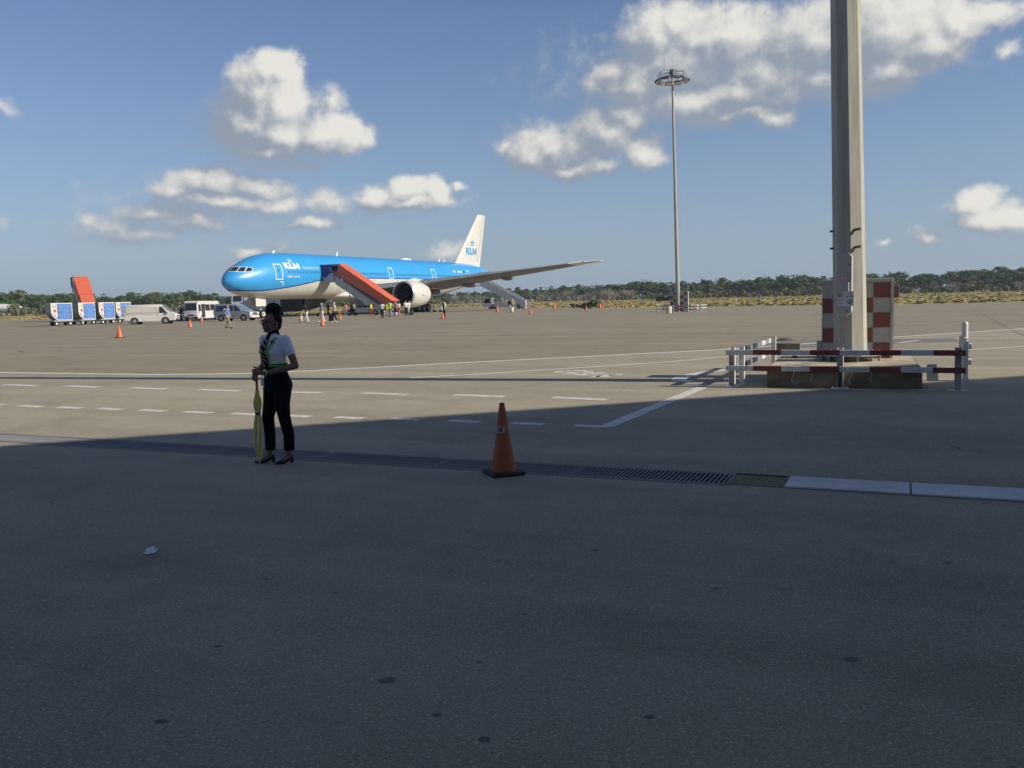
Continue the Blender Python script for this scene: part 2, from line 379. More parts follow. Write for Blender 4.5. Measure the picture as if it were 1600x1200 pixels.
# drain channel (a real trench), gratings lie over it
mb = MB(); dz = -.28
for a, b_ in (((S0, T0), (S1, T0)), ((S1, T0), (S1, T1)), ((S1, T1), (S0, T1)), ((S0, T1), (S0, T0))):
    mb.add([dr(*a, 0), dr(*b_, 0), dr(*b_, dz), dr(*a, dz)], [(0, 1, 2, 3)])
mb.add([dr(S0, T0, dz), dr(S1, T0, dz), dr(S1, T1, dz), dr(S0, T1, dz)], [(0, 1, 2, 3)])
tag(mb.build('drain_channel', M_CONC2, None, fixn=False), kind='structure')
# concrete lips of the trench, sunk flush
for nm, ta, tb in (('trench_edge', T0 - .05, T0), ('trench_edge', T1, T1 + .05)):
    sheet(nm, [[dr(S0, ta), dr(S1, ta), dr(S1, tb), dr(S0, tb)]], M_PATCH, .003)
rz_e1 = math.atan2(E1.y, E1.x)
LG = 1.50; barme = None; nbar = 0; k = 0; s = S1
while s - LG > S0 + .1:
    far_ = k > 7
    g = thing('drain_grating', 'galvanised slotted grating over the drain channel crossing the pavement', 'drain grating', dr(s - LG, (T0 + T1) / 2, 0), rz_e1, 'gratings along the drain channel')
    fr = MB(); W = T1 - T0
    for y in (-W / 2 + .014, W / 2 - .014): fr.box((LG / 2, y, -.014), (LG - .012, .022, .036))
    for x in (.012, LG - .012): fr.box((x, 0, -.014), (.016, W - .05, .038))
    fr.build('frame', M_GRATE, g)
    N = 33
    if barme is None:
        bb = MB(); bb.box((0, 0, -.014), (.013, W - .05, .034)); barme = bb.mesh('bar'); barme.materials.append(M_GRATE)
    if not far_:
        for i in range(N): link('bar', barme, g, ((i + .5) * (LG - .05) / N + .025, 0, 0))
    else:
        bb = MB()
        for i in range(N): bb.box(((i + .5) * (LG - .05) / N + .025, 0, -.014), (.013, W - .05, .034))
        tag(bb.build('bars', M_GRATE, g), kind='stuff')
    s -= LG; k += 1
# concrete fill and steel cover plates that carry the drain line on
sheet('channel_fill', [[dr(S1 + .0, T0 + .01), dr(-.95, T0 + .01), dr(-.95, T1 - .01), dr(S1 + .0, T1 - .01)]], M_FILL, .004)
mb = MB(); mb.box((0, 0, .004), (.47, .012, .008)); o = mb.build('channel_joint', M_DARK); o.location = dr((S1 - .95) / 2, T1, .004); o.rotation_euler = (0, 0, rz_e1); o['kind'] = 'structure'
cl = ['grey steel cover plate butting against the concrete patch in the drain line', 'second grey steel cover plate in the drain line, beyond a narrow joint', 'third steel cover plate in the drain line, past the second joint', 'fourth steel cover plate in the drain line, past the third joint', 'fifth steel cover plate in the drain line, past the fourth joint', 'last steel cover plate of the drain line, past the fifth joint']
for i in range(6):
    a0 = -.94 + i * 1.02 + (0 if i == 0 else .0); mb = MB(); Lc = 1.01 if i == 0 else 1.01
    mb.box((Lc / 2, 0, .009), (Lc - .008, .47, .018), ch=.006)
    o = mb.build('channel_cover', M_STEELP); o.location = dr(a0, (T0 + T1) / 2, 0); o.rotation_euler = (0, 0, rz_e1); tag(o, cl[i], 'cover plate', 'cover plates in the drain line')
# painted markings
def line(name, px, w, z=.004):
    mb = MB(); stroke(mb, [at(*q) for q in px], w, z); o = mb.build(name, M_PAINT, apron, fixn=False); return o
line('edge_line', [(-200, 577), (0, 582), (150, 584.3), (260, 585.6)], .26)
line('edge_line', [(235, 585.6), (330, 584.6), (400, 583.3), (470, 580.2), (580, 574.6), (700, 568), (880, 559), (1130, 546.3), (1270, 536.5), (1388, 527.4), (1600, 513.6), (1800, 500)], .30, .0055)
line('guide_line', [(640, 590.4), (690, 588), (870, 577), (1050, 565), (1125, 558.4), (1250, 554), (1506, 547), (1600, 541), (1800, 528)], .17)
line('guide_line', [(1404, 536), (1436, 532)], .2, .0075)
dA = [(-95, 597.5, -42, 599.3), (8, 601, 58, 603), (102, 603, 156, 605), (203, 606, 260, 608), (312, 609, 375, 611), (436, 612.3, 500, 614), (567, 614, 637, 617), (710, 617, 787, 620), (865, 621, 948, 625)]
dB = [(-35, 630.5, 4, 632.6), (30, 634, 66, 636), (92, 636.2, 128, 638.2), (155, 638.2, 190, 640.4), (219, 640.6, 258, 642.8), (289, 643.4, 330, 645.4), (362, 646, 405, 648.3), (441, 649.2, 485, 651.3), (524, 652, 568, 654), (612, 654.2, 657, 656.6), (701, 657.2, 750, 659.6), (801, 661, 850, 663.5), (898, 665, 952, 667.4)]
for L_, w in ((dA, .22), (dB, .19)):
    for (a, b_, c, d) in L_: line('lane_dash', [(a, b_), (c, d)], w)
line('corner_line', [(949, 666.6), (1020, 637), (1097, 605.6)], .21, .0055)
line('curved_line', [(1140, 577), (1105, 581.5), (1082, 585.5), (1066, 589.5), (1060, 592.8), (1064, 595), (1080, 596.2)], .32)
Z = lambda L_: [(850 + x / 11.43, 565 + y / 11.43) for x, y in L_]
for q, w in (([(185, 180), (250, 181), (285, 190), (360, 188)], .22), ([(300, 172), (350, 168)], .1), ([(385, 170), (480, 171)], .2), ([(370, 205), (460, 207), (610, 213)], .22), ([(470, 186), (545, 190)], .1),
      ([(530, 160), (690, 159), (705, 166)], .16), ([(560, 180), (650, 176), (800, 172)], .1), ([(680, 196), (790, 191), (830, 182), (890, 181)], .22), ([(610, 225), (700, 235), (810, 240)], .26), ([(830, 224), (960, 212), (1100, 201)], .2),
      ([(860, 262), (930, 264), (990, 271), (1065, 268), (1095, 252), (1160, 250)], .26), ([(1280, 232), (1390, 230)], .2)):
    line('painted_character', Z(q), w * 1.35)
# oil spots and grit on the near pavement
M_OIL = mat('oil_stain', (.13, .12, .105), .75, var=.4, vscale=25)
random.seed(14)
for (u, v, r) in ((605, 1063, .030), (252, 1127, .018), (682, 1117, .014), (524, 927, .012), (140, 879, .016), (748, 1035, .010), (757, 1155, .016), (1120, 920, .02), (1330, 1030, .025), (930, 860, .02), (340, 1010, .012), (1480, 880, .022), (1015, 1120, .014), (820, 960, .011), (415, 905, .012)):
    c = at(u, v); n_ = 14; mb = MB(); a_ = random.uniform(0, 6)
    mb.add([(c.x, c.y, .002)] + [(c.x + r * random.uniform(.7, 1.25) * 1.5 * math.cos(a_ + 2 * PI * k / n_), c.y + r * random.uniform(.7, 1.25) * math.sin(a_ + 2 * PI * k / n_), .002) for k in range(n_)], [(0, k + 1, (k + 1) % n_ + 1) for k in range(n_)])
    mb.build('oil_spot', M_OIL, near, fixn=False)
mb = MB()
for _ in range(2600):
    y_ = 2.6 + 9 * random.random() ** 1.5; x_ = random.uniform(-.62, .62) * y_; r = random.uniform(.0022, .0055); t = random.uniform(0, 6)
    if T0 - .1 < E2.x * x_ + E2.y * y_ < T1 + .1: continue
    P_ = [(x_ + r * random.uniform(.8, 1.5) * math.cos(t + 2.1 * k), y_ + r * random.uniform(.8, 1.5) * math.sin(t + 2.1 * k), .0) for k in range(3)] + [(x_, y_, r * random.uniform(.7, 1.2))]
    mb.add(P_, [(0, 1, 3), (1, 2, 3), (2, 0, 3)])
tag(mb.build('grit', mat('pale_grit', (.50, .48, .44), .8, var=.4, vscale=3)), 'pale stone grit scattered over the near asphalt', 'grit', kind='stuff')
# crack running across the far apron
mb = MB(); stroke(mb, [at(*q) for q in [(1505, 477), (1530, 488), (1555, 501), (1573, 512), (1592, 521), (1625, 535)]], .10, .0035); mb.build('joint_crack', M_PATCH, apron, fixn=False)
# ---------------------------------------------------------------- unseen canopy behind the viewer, shaped to throw the broad shadow and admit skylight
M_WALL = mat('shade_wing_wall', (.80, .79, .76), .85, var=.15, vscale=1.0)
M_ROOF = mat('shade_canopy_roof', (.35, .36, .37), .6, metal=.3)
M_WGL = mat('shade_wing_glass', (.03, .045, .055), .08, spec=.8)
H = 11.5; off = H / math.tan(SUN_EL); sh = Vector((sun_dir.x, sun_dir.y)).normalized() * off
SD = Vector((.9421, .3353)); SN = Vector((-.3353, .9421))
tp = Vector((-.01, 13.62)) + sh
shade_root = thing('shade_canopy', 'unseen flat canopy on steel columns with a low white wing, shaped for its shade', 'building', (tp.x, tp.y, 0), math.atan2(SD.y, SD.x))
# local: x along the edge, y negative = under the roof; roof edge at y = 0
mb = MB(); mb.box((-5, -12.0, H - .25), (170, 24.0, .5)); mb.build('roof', M_ROOF, shade_root)
mb = MB(); mb.box((-5, -27.5, 2.6), (166, 7.0, 5.2)); mb.build('wall', M_WALL, shade_root)
mb = MB(); mb.box((-5, -27.5, 5.3), (167, 8.0, .18)); mb.build('wing_roof', M_ROOF, shade_root)
for i in range(-5, 6):
    for y in (-5.0, -20.0):
        w_ = MB(); w_.cyl((i * 15.0 - 3, y, 0), (i * 15.0 - 3, y, H - .52), .16, n=14); w_.build('column', M_GALV, shade_root, smooth=40)
for i in range(-20, 20):
    w_ = MB(); w_.box((i * 4.0, -23.98, 1.7), (2.0, .06, 2.0)); p_ = w_.build('window', M_WGL, shade_root)
    w_ = MB()
    for dx in (-1.0, 0, 1.0): w_.box((i * 4.0 + dx, -23.94, 1.7), (.07, .08, 2.1))
    for dzz in (-1, 1): w_.box((i * 4.0, -23.935, 1.7 + dzz), (2.07, .08, .07))
    w_.build('frame', M_ROOF, p_)
# ---------------------------------------------------------------- floodlight masts, cabinets, barriers, cones
M_WHITE = mat('white_paint', (.60, .60, .58), .5, var=.18, vscale=5, detail=6)
M_RED = mat('barrier_red', (.19, .045, .038), .55, var=.3, vscale=6, detail=6)
M_CHKR = mat('checker_red', (.235, .085, .068), .6, var=.18, vscale=5)
M_CHKW = mat('checker_white', (.44, .435, .405), .6, var=.15, vscale=5)
M_MAST = mat('mast_steel', (.42, .41, .35), .85, metal=.0, spec=.15, var=.22, vscale=3.0, stretch=(3, 3, .25))
M_HATCH = mat('hatch_grey', (.40, .40, .385), .55, var=.12)
M_BLACK = mat('black_rubber', (.018, .018, .018), .75)
M_INK = mat('sign_ink', (.05, .05, .05), .7)
M_PINK = mat('faded_sticker', (.55, .40, .37), .7, var=.2, vscale=20)
M_ORANGE = mat('cone_orange', (.40, .100, .034), .58, var=.30, vscale=7, detail=6)
M_ORANGEF = mat('cone_orange_bright', (.66, .155, .05), .55, var=.15, vscale=5)
M_STICK = mat('cone_sticker', (.42, .43, .41), .6)
M_LAMP = mat('lamp_housing', (.13, .14, .15), .5, metal=.4)
M_GLASSW = mat('lamp_glass', (.75, .75, .72), .15)
E1b = Vector((.907, -.42)); E2b = Vector((.42, .907)); RZB = math.atan2(E1b.y, E1b.x)
BO = Vector((4.05, 16.41))
def site(s, t, z=0): p = BO + E1b * s + E2b * t; return Vector((p.x, p.y, z))
def barrier(label, loc, rz, L, posts, nseg, first_white=True, group=None, tops=(), second=None):
    """posts at local x; rails on the -y side, alternating paint"""
    g = thing('barrier', label, 'barrier', loc, rz, group)
    for x in posts:
        p = MB(); H_ = .72
        p.box((x, .045, H_ / 2), (.10, .008, H_)); p.box((x - .049, .005, H_ / 2), (.008, .088, H_)); p.box((x + .049, .005, H_ / 2), (.008, .088, H_))
        po = p.build('post', M_WHITE, g)
        b = MB(); b.box((x, 0, .0085), (.29, .15, .017), ch=.004)
        for sx in (-1, 1):
            for sy in (-1, 1): b.cyl((x + sx * .115, sy * .05, .017), (x + sx * .115, sy * .05, .042), .012, n=6)
        b.build('base_plate', M_WHITE, po)
    for z in (.635, .345):
        r = MB(); seg = L / nseg; x0 = posts[0] - .10
        for i in range(nseg):
            r.m = (i % 2) if first_white else 1 - i % 2
            r.box((x0 + (i + .5) * seg, -.070, z), (seg - .0015, .050, .092), ch=.005)
        r.m = 0
        ro = r.build('rail', [M_WHITE, second or M_RED], g)
        bt = MB()
        for x in posts:
            for dx in (-.03, .03): bt.cyl((x + dx, -.094, z), (x + dx, -.106, z), .011, n=6)
        bt.build('bolts', M_GALV, ro)
    return g
bf = barrier('low striped barrier with wine-red and white rails in front of the mast plinth', site(0, 0), RZB, 3.93, (0, 1.87, 3.72), 8)
bl = barrier('grey and white striped barrier running back past the mast plinth', site(.12, 4.15), RZB - PI / 2, 4.1, (0, 3.85), 9, group=None, second=mat('barrier_grey', (.20, .21, .22), .6, var=.2))
br = barrier('striped barrier beside the rounded white bollard, seen end-on at the mast enclosure', site(3.72 + .10, .10) + Vector((0, 0, 0)), RZB + PI / 2, 4.1, (1.75, 4.0), 8)
br_loc = site(3.90, .1); br.location = br_loc
# rounded white bollard beyond the end-on barrier
mb = MB(); mb.lathe([(.062, 0), (.062, .93), (.055, .965), (.035, .99), (.008, 1.0)], 16)
bo = mb.build('bollard', M_WHITE, smooth=40); bo.location = site(3.98, 4.75); tag(bo, 'rounded white bollard standing behind the end-on striped barrier', 'bollard')
# plinth
px0 = at(1198, 605.5); px1 = at(1441, 608.5)
plv = Vector((px1.x - px0.x, px1.y - px0.y)); PLL = plv.length; prz = math.atan2(plv.y, plv.x)
pl = thing('mast_plinth', 'stained concrete plinth with chipped edges under the tall lighting mast', 'plinth', (px0.x, px0.y, 0), prz)
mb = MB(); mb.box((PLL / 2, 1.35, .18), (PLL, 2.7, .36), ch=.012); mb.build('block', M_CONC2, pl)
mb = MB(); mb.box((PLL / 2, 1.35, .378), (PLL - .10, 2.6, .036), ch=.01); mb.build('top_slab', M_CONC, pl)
mb = MB(); random.seed(5)
for x in (.45, .78, 1.42, 1.75):
    q = [(x + random.uniform(-.03, .03), .36 - .07 * k + random.uniform(-.02, .02)) for k in range(5)]
    for (a, b), (c, d) in zip(q, q[1:]):
        mb.add([(a - .012, -.003, b), (a + .012, -.003, b), (c + .010, -.003, d), (c - .010, -.003, d)], [(0, 1, 2, 3)])
tag(mb.build('crack_streaks', mat('lime_streak', (.38, .36, .31), .9), pl, fixn=False), kind='stuff')
mb = MB(); mb.add([(-.4, -.30, .0035), (PLL + .3, -.14, .0035), (PLL + .3, .05, .0035), (-.4, .05, .0035)], [(0, 1, 2, 3)]); mb.build('footing_and_lit_strip', M_CONC, pl, fixn=False)  # pale sheet at the plinth foot, its colour standing for sunlit ground
mb = MB(); mb.ell((.35, 2.05, .415), (.06, .05, .03), 8, 6); mb.build('rubble', M_CONC2, pl)
# the mast
def mast(label, loc, rz, H_, r0, r1, lean):
    g = thing('lighting_mast', label, 'lighting mast', loc, rz)
    R = Matrix.Rotation(-rz, 3, 'Z'); ld = R @ Vector((-lean, 0, 0))       # lean towards -x in the world
    sh_ = MB(); n = 8; rings = []
    for i in range(26):
        z = H_ * i / 25; r = r0 + (r1 - r0) * i / 25
        rings.append([(ld.x * z + r * math.cos(t), ld.y * z + r * math.sin(t), z) for t in [PI / 8 + 2 * PI * j / n for j in range(n)]])
    sh_.rings(rings); sh_.build('shaft', M_MAST, g)
    top = Vector((ld.x * H_, ld.y * H_, H_))
    return g, ld, top
def lamp_ring(g, top, n, R):
    t = MB(); t.lathe([(.16, -.7), (.30, -.6), (.30, .05), (.12, .15)], 12, top); t.build('winch_head', M_LAMP, g, smooth=40)
    rg = MB()
    for k in range(24):
        a, b = 2 * PI * k / 24, 2 * PI * (k + 1) / 24
        for zz in (-.25, -.75): rg.cyl(top + Vector((R * math.cos(a), R * math.sin(a), zz)), top + Vector((R * math.cos(b), R * math.sin(b), zz)), .022, n=5, cap=False)
    for k in range(6):
        a = 2 * PI * k / 6; rg.cyl(top + Vector((0, 0, -.1)), top + Vector((R * math.cos(a), R * math.sin(a), -.25)), .035, n=5)
    rg.build('carrier_ring', M_GALV, g)
    for k in range(n):
        a = 2 * PI * (k + .5) / n; d = Vector((math.cos(a), math.sin(a), 0)); c = top + d * (R + .15)
        fl = MB(); rot = Matrix.Rotation(a, 3, 'Z') @ Matrix.Rotation(math.radians(28), 3, 'Y')
        fl.box(c + Vector((0, 0, -.95)), (.62, .72, .20), R=rot, ch=.05); fl.cyl(c + Vector((0, 0, -.3)) - d * .12, c + Vector((0, 0, -.9)), .03, n=5)
        fo = fl.build('floodlight', M_LAMP, g)
        gl = MB(); gl.box(c + Vector((0, 0, -.95)) - rot @ Vector((0, 0, .105)), (.52, .62, .012), R=rot); gl.build('lens', M_GLASSW, fo)
    tp_ = MB()
    tp_.cyl(top + Vector((-.9, .2, -.2)), top + Vector((-.9, .2, 1.6)), .02, n=5); tp_.cyl(top + Vector((.1, 0, .3)), top + Vector((.1, 0, 1.5)), .018, n=5)
    tp_.build('lightning_rod', M_GALV, g)
MX, MY = 6.42, 16.92
near_mast, ld, top = mast('thick octagonal lighting mast with a grey hatch rising from the concrete plinth', (MX, MY, .40), math.radians(-37), 25.0, .302, .145, .0257)
lamp_ring(near_mast, top, 10, 1.5)
mb = MB(); mb.lathe([(.60, .10), (.60, .135), (.34, .145)], 16, a0=PI / 16); bp_ = mb.build('base_plate', M_STEELP, near_mast)
for k in range(12):
    a = 2 * PI * k / 12; b = MB(); b.cyl((.52 * math.cos(a), .52 * math.sin(a), .0), (.52 * math.cos(a), .52 * math.sin(a), .18), .022, n=8)
    b.cyl((.52 * math.cos(a), .52 * math.sin(a), .135), (.52 * math.cos(a), .52 * math.sin(a), .165), .04, n=6); b.cyl((.52 * math.cos(a), .52 * math.sin(a), .07), (.52 * math.cos(a), .52 * math.sin(a), .098), .04, n=6); b.build('anchor_bolt', M_GALV, bp_)
AP = .302 * math.cos(PI / 8)                     # apothem near the foot
def mz(z): return Vector((ld.x * z, ld.y * z, 0))
fy = -AP + .014
hz = MB(); w = .135
poly = [(-w, .95), (-w + .05, .86), (-w + .12, .82), (w - .10, .82), (w, .92), (w, 1.93), (w - .075, 2.02), (-w, 2.02)]
hz.prism([(x + mz(1.4).x, z) for x, z in poly], fy - .075 + mz(1.4).y, fy + .02 + mz(1.4).y)
ho = hz.build('hatch', M_HATCH, near_mast)
hb = MB(); hy = fy - .075 + mz(1.4).y
hb.tube([(.065, hy, 1.30), (.065, hy - .045, 1.31), (.065, hy - .045, 1.44), (.065, hy, 1.45)], .011, 6); hb.build('handle', M_WHITE, ho)
hb = MB(); hb.cyl((.03, hy, .93), (.03, hy - .012, .93), .014, n=8); hb.cyl((.07, hy, 1.78), (.07, hy - .012, 1.78), .014, n=8); hb.build('lock', M_BLACK, ho)
st = MB(); st.box((-.03, hy - .004, 1.55), (.12, .006, .16)); st.build('sticker', M_PINK, ho)
sg = MB(); sg.box((.005, hy - .012, 1.16), (.31, .010, .27)); so_ = sg.build('sign_plate', mat('sign_grey', (.58, .60, .60), .5, var=.1), near_mast)
sy = hy - .0185
ink = MB()
def ring2(mb_, cx, cz, r, w_, y, n=20):
    for k in range(n):
        a, b = 2 * PI * k / n, 2 * PI * (k + 1) / n
        mb_.add([(cx + rr * math.cos(t), y, cz + rr * math.sin(t)) for rr, t in ((r, a), (r, b), (r - w_, b), (r - w_, a))], [(0, 1, 2, 3)])
def bar2(mb_, x0, z0, x1, z1, w_, y):
    d = Vector((x1 - x0, z1 - z0)).normalized(); nn = Vector((-d.y, d.x)) * w_ / 2
    mb_.add([(x0 + nn.x, y, z0 + nn.y), (x1 + nn.x, y, z1 + nn.y), (x1 - nn.x, y, z1 - nn.y), (x0 - nn.x, y, z0 - nn.y)], [(0, 1, 2, 3)])
for cx, cz in ((-.095, 1.235), (.085, 1.105)):
    ring2(ink, cx, cz, .048, .009, sy); bar2(ink, cx - .008, cz - .035, cx - .004, cz + .02, .018, sy); bar2(ink, cx - .02, cz + .015, cx + .02, cz + .012, .010, sy); bar2(ink, cx + .012, cz - .02, cx + .018, cz + .02, .008, sy)
random.seed(3)
for (x0, z0, n, hh) in ((.06, 1.262, 2, .018), (.005, 1.205, 8, .020), (-.14, 1.150, 1, .016), (-.105, 1.152, 4, .018), (-.115, 1.115, 2, .015), (-.115, 1.070, 5, .015)):
    for k in range(n):
        x = x0 + k * .0175; bar2(ink, x, z0 - hh / 2, x + .001, z0 + hh / 2, .005, sy); bar2(ink, x + .003, z0 + random.choice((-.4, 0, .4)) * hh, x + .011, z0 + random.choice((-.4, 0, .4)) * hh, .005, sy)
        if random.random() < .6: bar2(ink, x + .010, z0 - hh / 2, x + .011, z0 + hh / 2, .004, sy)
tag(ink.build('sign_print', M_INK, so_, fixn=False), kind='stuff')
for z in (2.10, 2.42):
    for sgn, ang in ((1, 12), (-1, 200)):
        p = MB(); a = math.radians(-90 + (45 if sgn > 0 else -62)); d = Vector((math.cos(a), math.sin(a), 0)); r = .27
        c0 = mz(z) + Vector((0, 0, z)) + d * r
        if sgn > 0: e = Vector((.95, -.30, .10)).normalized(); p.cyl(c0 - e * .06 + Vector((-.05, -.03, 0)), c0 + e * .07, .024, n=8); p.cyl(c0 + e * .07, c0 + e * .10, .034, n=8)
        else: p.cyl(c0 - d * .03, c0 + d * .07, .020, n=8)
        p.build('step_bolt', M_LAMP, near_mast)
# checkered cabinet
cabp = at(1337.5, 559, .40)
def cabinet(label, loc, rz, W_, H_, D_, cols, rows, name='electrical_cabinet'):
    g = thing(name, label, 'cabinet', loc, rz)
    b = MB(); b.box((0, D_ / 2, H_ / 2), (W_, D_, H_)); b.build('body', M_CHKW, g)
    b = MB(); b.box((0, D_ / 2, H_ + .035), (W_ + .03, D_ + .06, .07), ch=.01); b.build('roof', M_CHKW, g)
    b = MB(); b.box((W_ / 2 + .004, -.005, H_ / 2), (.045, .05, H_ - .01)); b.build('lit_corner_trim', M_WHITE, g)  # whiter corner strip, the sunlit side face put into its colour
    cw, chh = (W_ - .04) / cols, (H_ - .02) / rows
    for i in range(cols):
        for j in range(rows):
            b = MB(); b.box((-W_ / 2 + .01 + (i + .5) * cw, -.006, H_ - .01 - (j + .5) * chh), (cw - .012, .012, chh - .012))
            b.build('panel', M_CHKR if (i + j) % 2 else M_CHKW, g)
    return g
cab = cabinet('red and white checkered electrical cabinet standing behind the thick mast', cabp, prz, 1.27, 1.46, .55, 4, 5)
b = MB(); b.box((.70, .2, 1.27), (.10, .24, .24), ch=.012); b.build('junction_box', M_CHKR, cab)
b = MB(); b.box((.755, .2, 1.27), (.012, .26, .27)); b.build('box_lid', M_WHITE, cab)
b = MB(); b.box((-.69, .2, .16), (.08, .4, .32)); b.build('foot', M_CHKW, cab)
# concrete block and round cover left of the mast, outside the enclosure
kb = MB(); kb.box((0, 0, .12), (.78, .34, .24), ch=.015); ko = kb.build('concrete_block', M_CONC2); ko.location = at(1229, 549); ko.rotation_euler = (0, 0, prz); tag(ko, 'low weathered concrete block lying beside the striped mast barrier', 'concrete block')
kb = MB(); kb.lathe([(.34, 0), (.29, .04), (.17, .085), (.04, .10)], 24); ko = kb.build('manhole_dome', mat('dome_dark', (.10, .10, .09), .8, var=.3, vscale=6), smooth=50); ko.location = at(1228, 532); tag(ko, 'dark domed cover on the tarmac behind the concrete block', 'manhole cover')
# ---- far mast with its own enclosure
fp = at(1060, 486.5)
fm, ldf, topf = mast('slender distant lighting mast with a ring of floodlights on top', (fp.x, fp.y, 0), math.radians(-31.5), 24.6, .225, .10, .0195)
lamp_ring(fm, topf, 10, 1.35)
b = MB(); b.lathe([(.6, 0), (.6, .3)], 12); b.build('footing_and_lit_strip', M_CONC2, fm)
for (u, lab, W_) in ((1052.5, 'small grey and red checkered cabinet left standing against the slender distant mast', .78), (1068.5, 'checkered red and white cabinet with a bright side by the slender distant mast', .85)):
    p = at(u, 486.6); c = cabinet(lab, p, prz, W_, 2.0, .5, 2, 6)
b = MB(); b.lathe([(.28, 0), (.30, .3), (.28, .62), (.27, .64)], 14); o = b.build('concrete_drum', mat('drum_cream', (.62, .56, .40), .7, var=.2), smooth=40); o.location = at(1045, 489.2); tag(o, 'cream coloured drum standing by the barriers of the distant mast', 'drum')
FB = [(1027, 488.5, 2.4, 0, 'pale barrier on the open side of the distant mast enclosure', (0, 2.2), 4), (1036, 485.4, 2.0, .2, 'low barrier behind the cream drum at the distant mast', (0, 1.8), 4), (1052, 489.5, 2.1, 0, 'short barrier standing right in front of the distant mast foot', (0, 1.9), 4),
      (1080, 487.2, 2.4, 1.25, 'white-posted barrier nearest the checkered cabinet of the distant mast', (0, 1.1, 2.2), 5), (1086, 486.6, 2.4, 1.3, 'outermost white-posted barrier of the distant mast enclosure', (0, 1.1, 2.2), 5)]
for (u, v, L_, dr_, lab, posts, ns_) in FB:
    barrier(lab, at(u, v), RZB + dr_, L_, posts, ns_, group='barriers round the distant mast')
# ---------------------------------------------------------------- cones
def cone_mesh(h, rb, rt, base, mats=True):
    c = MB(); c.m = 0; c.lathe([(rb, .036), (rb * .985, .05), (rt * 1.12, h - .03), (rt, h - .028), (rt, h), (rt * .7, h)], 28, cap0=False); return c
big = thing('traffic_cone', 'scuffed orange traffic cone with a number sticker standing by the drain grating', 'traffic cone', at(787, 740.5), math.radians(20))
c = cone_mesh(.70, .122, .026, .34); c.build('cone_body', M_ORANGE, big, smooth=40)
b = MB(); b.box((0, 0, .018), (.335, .335, .036), ch=.012); b.build('base', M_BLACK, big)
# curved sticker with the number
def cr_(z): return .122 + (.029 - .122) * (z - .036) / .63
stp = MB(); a0 = math.radians(-90 - 20 - 20)
def cpt(da, z, off): a = a0 + da; r = cr_(z) + off; return (r * math.cos(a), r * math.sin(a), z)
for k in range(8):
    d0, d1 = -.72 + k * .18, -.72 + (k + 1) * .18; stp.add([cpt(d0, .415, .0015), cpt(d1, .415, .0015), cpt(d1, .475, .0015), cpt(d0, .475, .0015)], [(0, 1, 2, 3)])
so2 = stp.build('sticker', M_STICK, big, fixn=False)
nm = MB()
def cbar(x0, z0, x1, z1, w_):
    d = Vector((x1 - x0, (z1 - z0) * 12)).normalized(); nx, nz = -d.y * w_ / 2, d.x * w_ / 24
    nm.add([cpt(x0 + nx, z0 + nz, .0028), cpt(x1 + nx, z1 + nz, .0028), cpt(x1 - nx, z1 - nz, .0028), cpt(x0 - nx, z0 - nz, .0028)], [(0, 1, 2, 3)])
for s_ in ([(-.52, .462), (-.24, .462)], [(-.24, .462), (-.24, .446)], [(-.24, .446), (-.52, .428)], [(-.52, .428), (-.24, .428)], [(-.06, .464), (-.06, .426)], [(.30, .464), (.30, .426)], [(-.06, .462), (.30, .462)], [(-.06, .428), (.30, .428)], [(.1, .46), (.1, .43)]):
    cbar(*s_[0], *s_[1], .13)
nm.build('number', M_INK, so2, fixn=False)
far_cone = cone_mesh(.70, .17, .035, .4).mesh('cone_body'); far_cone.materials.append(M_ORANGEF)
far_cone.polygons.foreach_set('use_smooth', [True] * len(far_cone.polygons))
fb = MB(); fb.box((0, 0, .018), (.42, .42, .036)); fb = fb.mesh('base'); fb.materials.append(mat('cone_base_orange', (.30, .08, .04), .7))
fbk = fb.copy(); fbk.materials.clear(); fbk.materials.append(M_BLACK)
CONES = [(187, 527.6, 1.0, 'orange cone out on the open tarmac before the row of blue containers'), (297, 511.5, 1.0, 'orange cone on the tarmac before the white minibus'), (315, 503, .95, 'red cone with a white collar near the nose of the silver van'),
 (504, 509.2, 1.0, 'orange cone in front of the passenger in shorts'), (531.5, 500, 1.0, 'orange cone between the walking passengers and the stair truck'), (609.5, 494.5, .85, 'orange cone at the feet of the group in yellow vests'), (624, 492, .85, 'orange cone at the bottom of the covered stairs'),
 (692, 498.5, .95, 'orange cone beside the lone man standing in front of the engine'), (777, 487.3, 1.25, 'tall orange cone beside the tug of the white stairs'), (829, 490.3, .95, 'pale orange cone past the foot of the white stairs'),
 (841.5, 481.5, .7, 'small pale cone at the edge of the dry grass'), (866, 481.6, 1.4, 'tall orange delineator cone by the white strip in the grass'), (916, 485, .95, 'pale orange cone in front of the dark bush'), (937.5, 481.6, 1.35, 'taller of two orange cones standing close together by the grass'), (941.5, 482, .95, 'shorter of two orange cones standing close together by the grass'),
 (964.5, 480.6, 1.0, 'orange cone alone between the cone pair and the distant mast'), (978.5, 481.2, .95, 'pale cone nearest the distant mast enclosure')]
for i, (u, v, sc, lab) in enumerate(CONES):
    g = thing('traffic_cone', lab, 'traffic cone', at(u, v), random.uniform(0, 1.5), 'cones set out on the apron'); g.scale = (sc, sc, sc)
    link('cone_body', far_cone, g); link('base', fb if i else fbk, g)
    if u == 315:
        k = MB(); k.lathe([(.112, .29), (.078, .47)], 24, cap0=False, cap1=False); k.build('white_collar', M_WHITE, g)
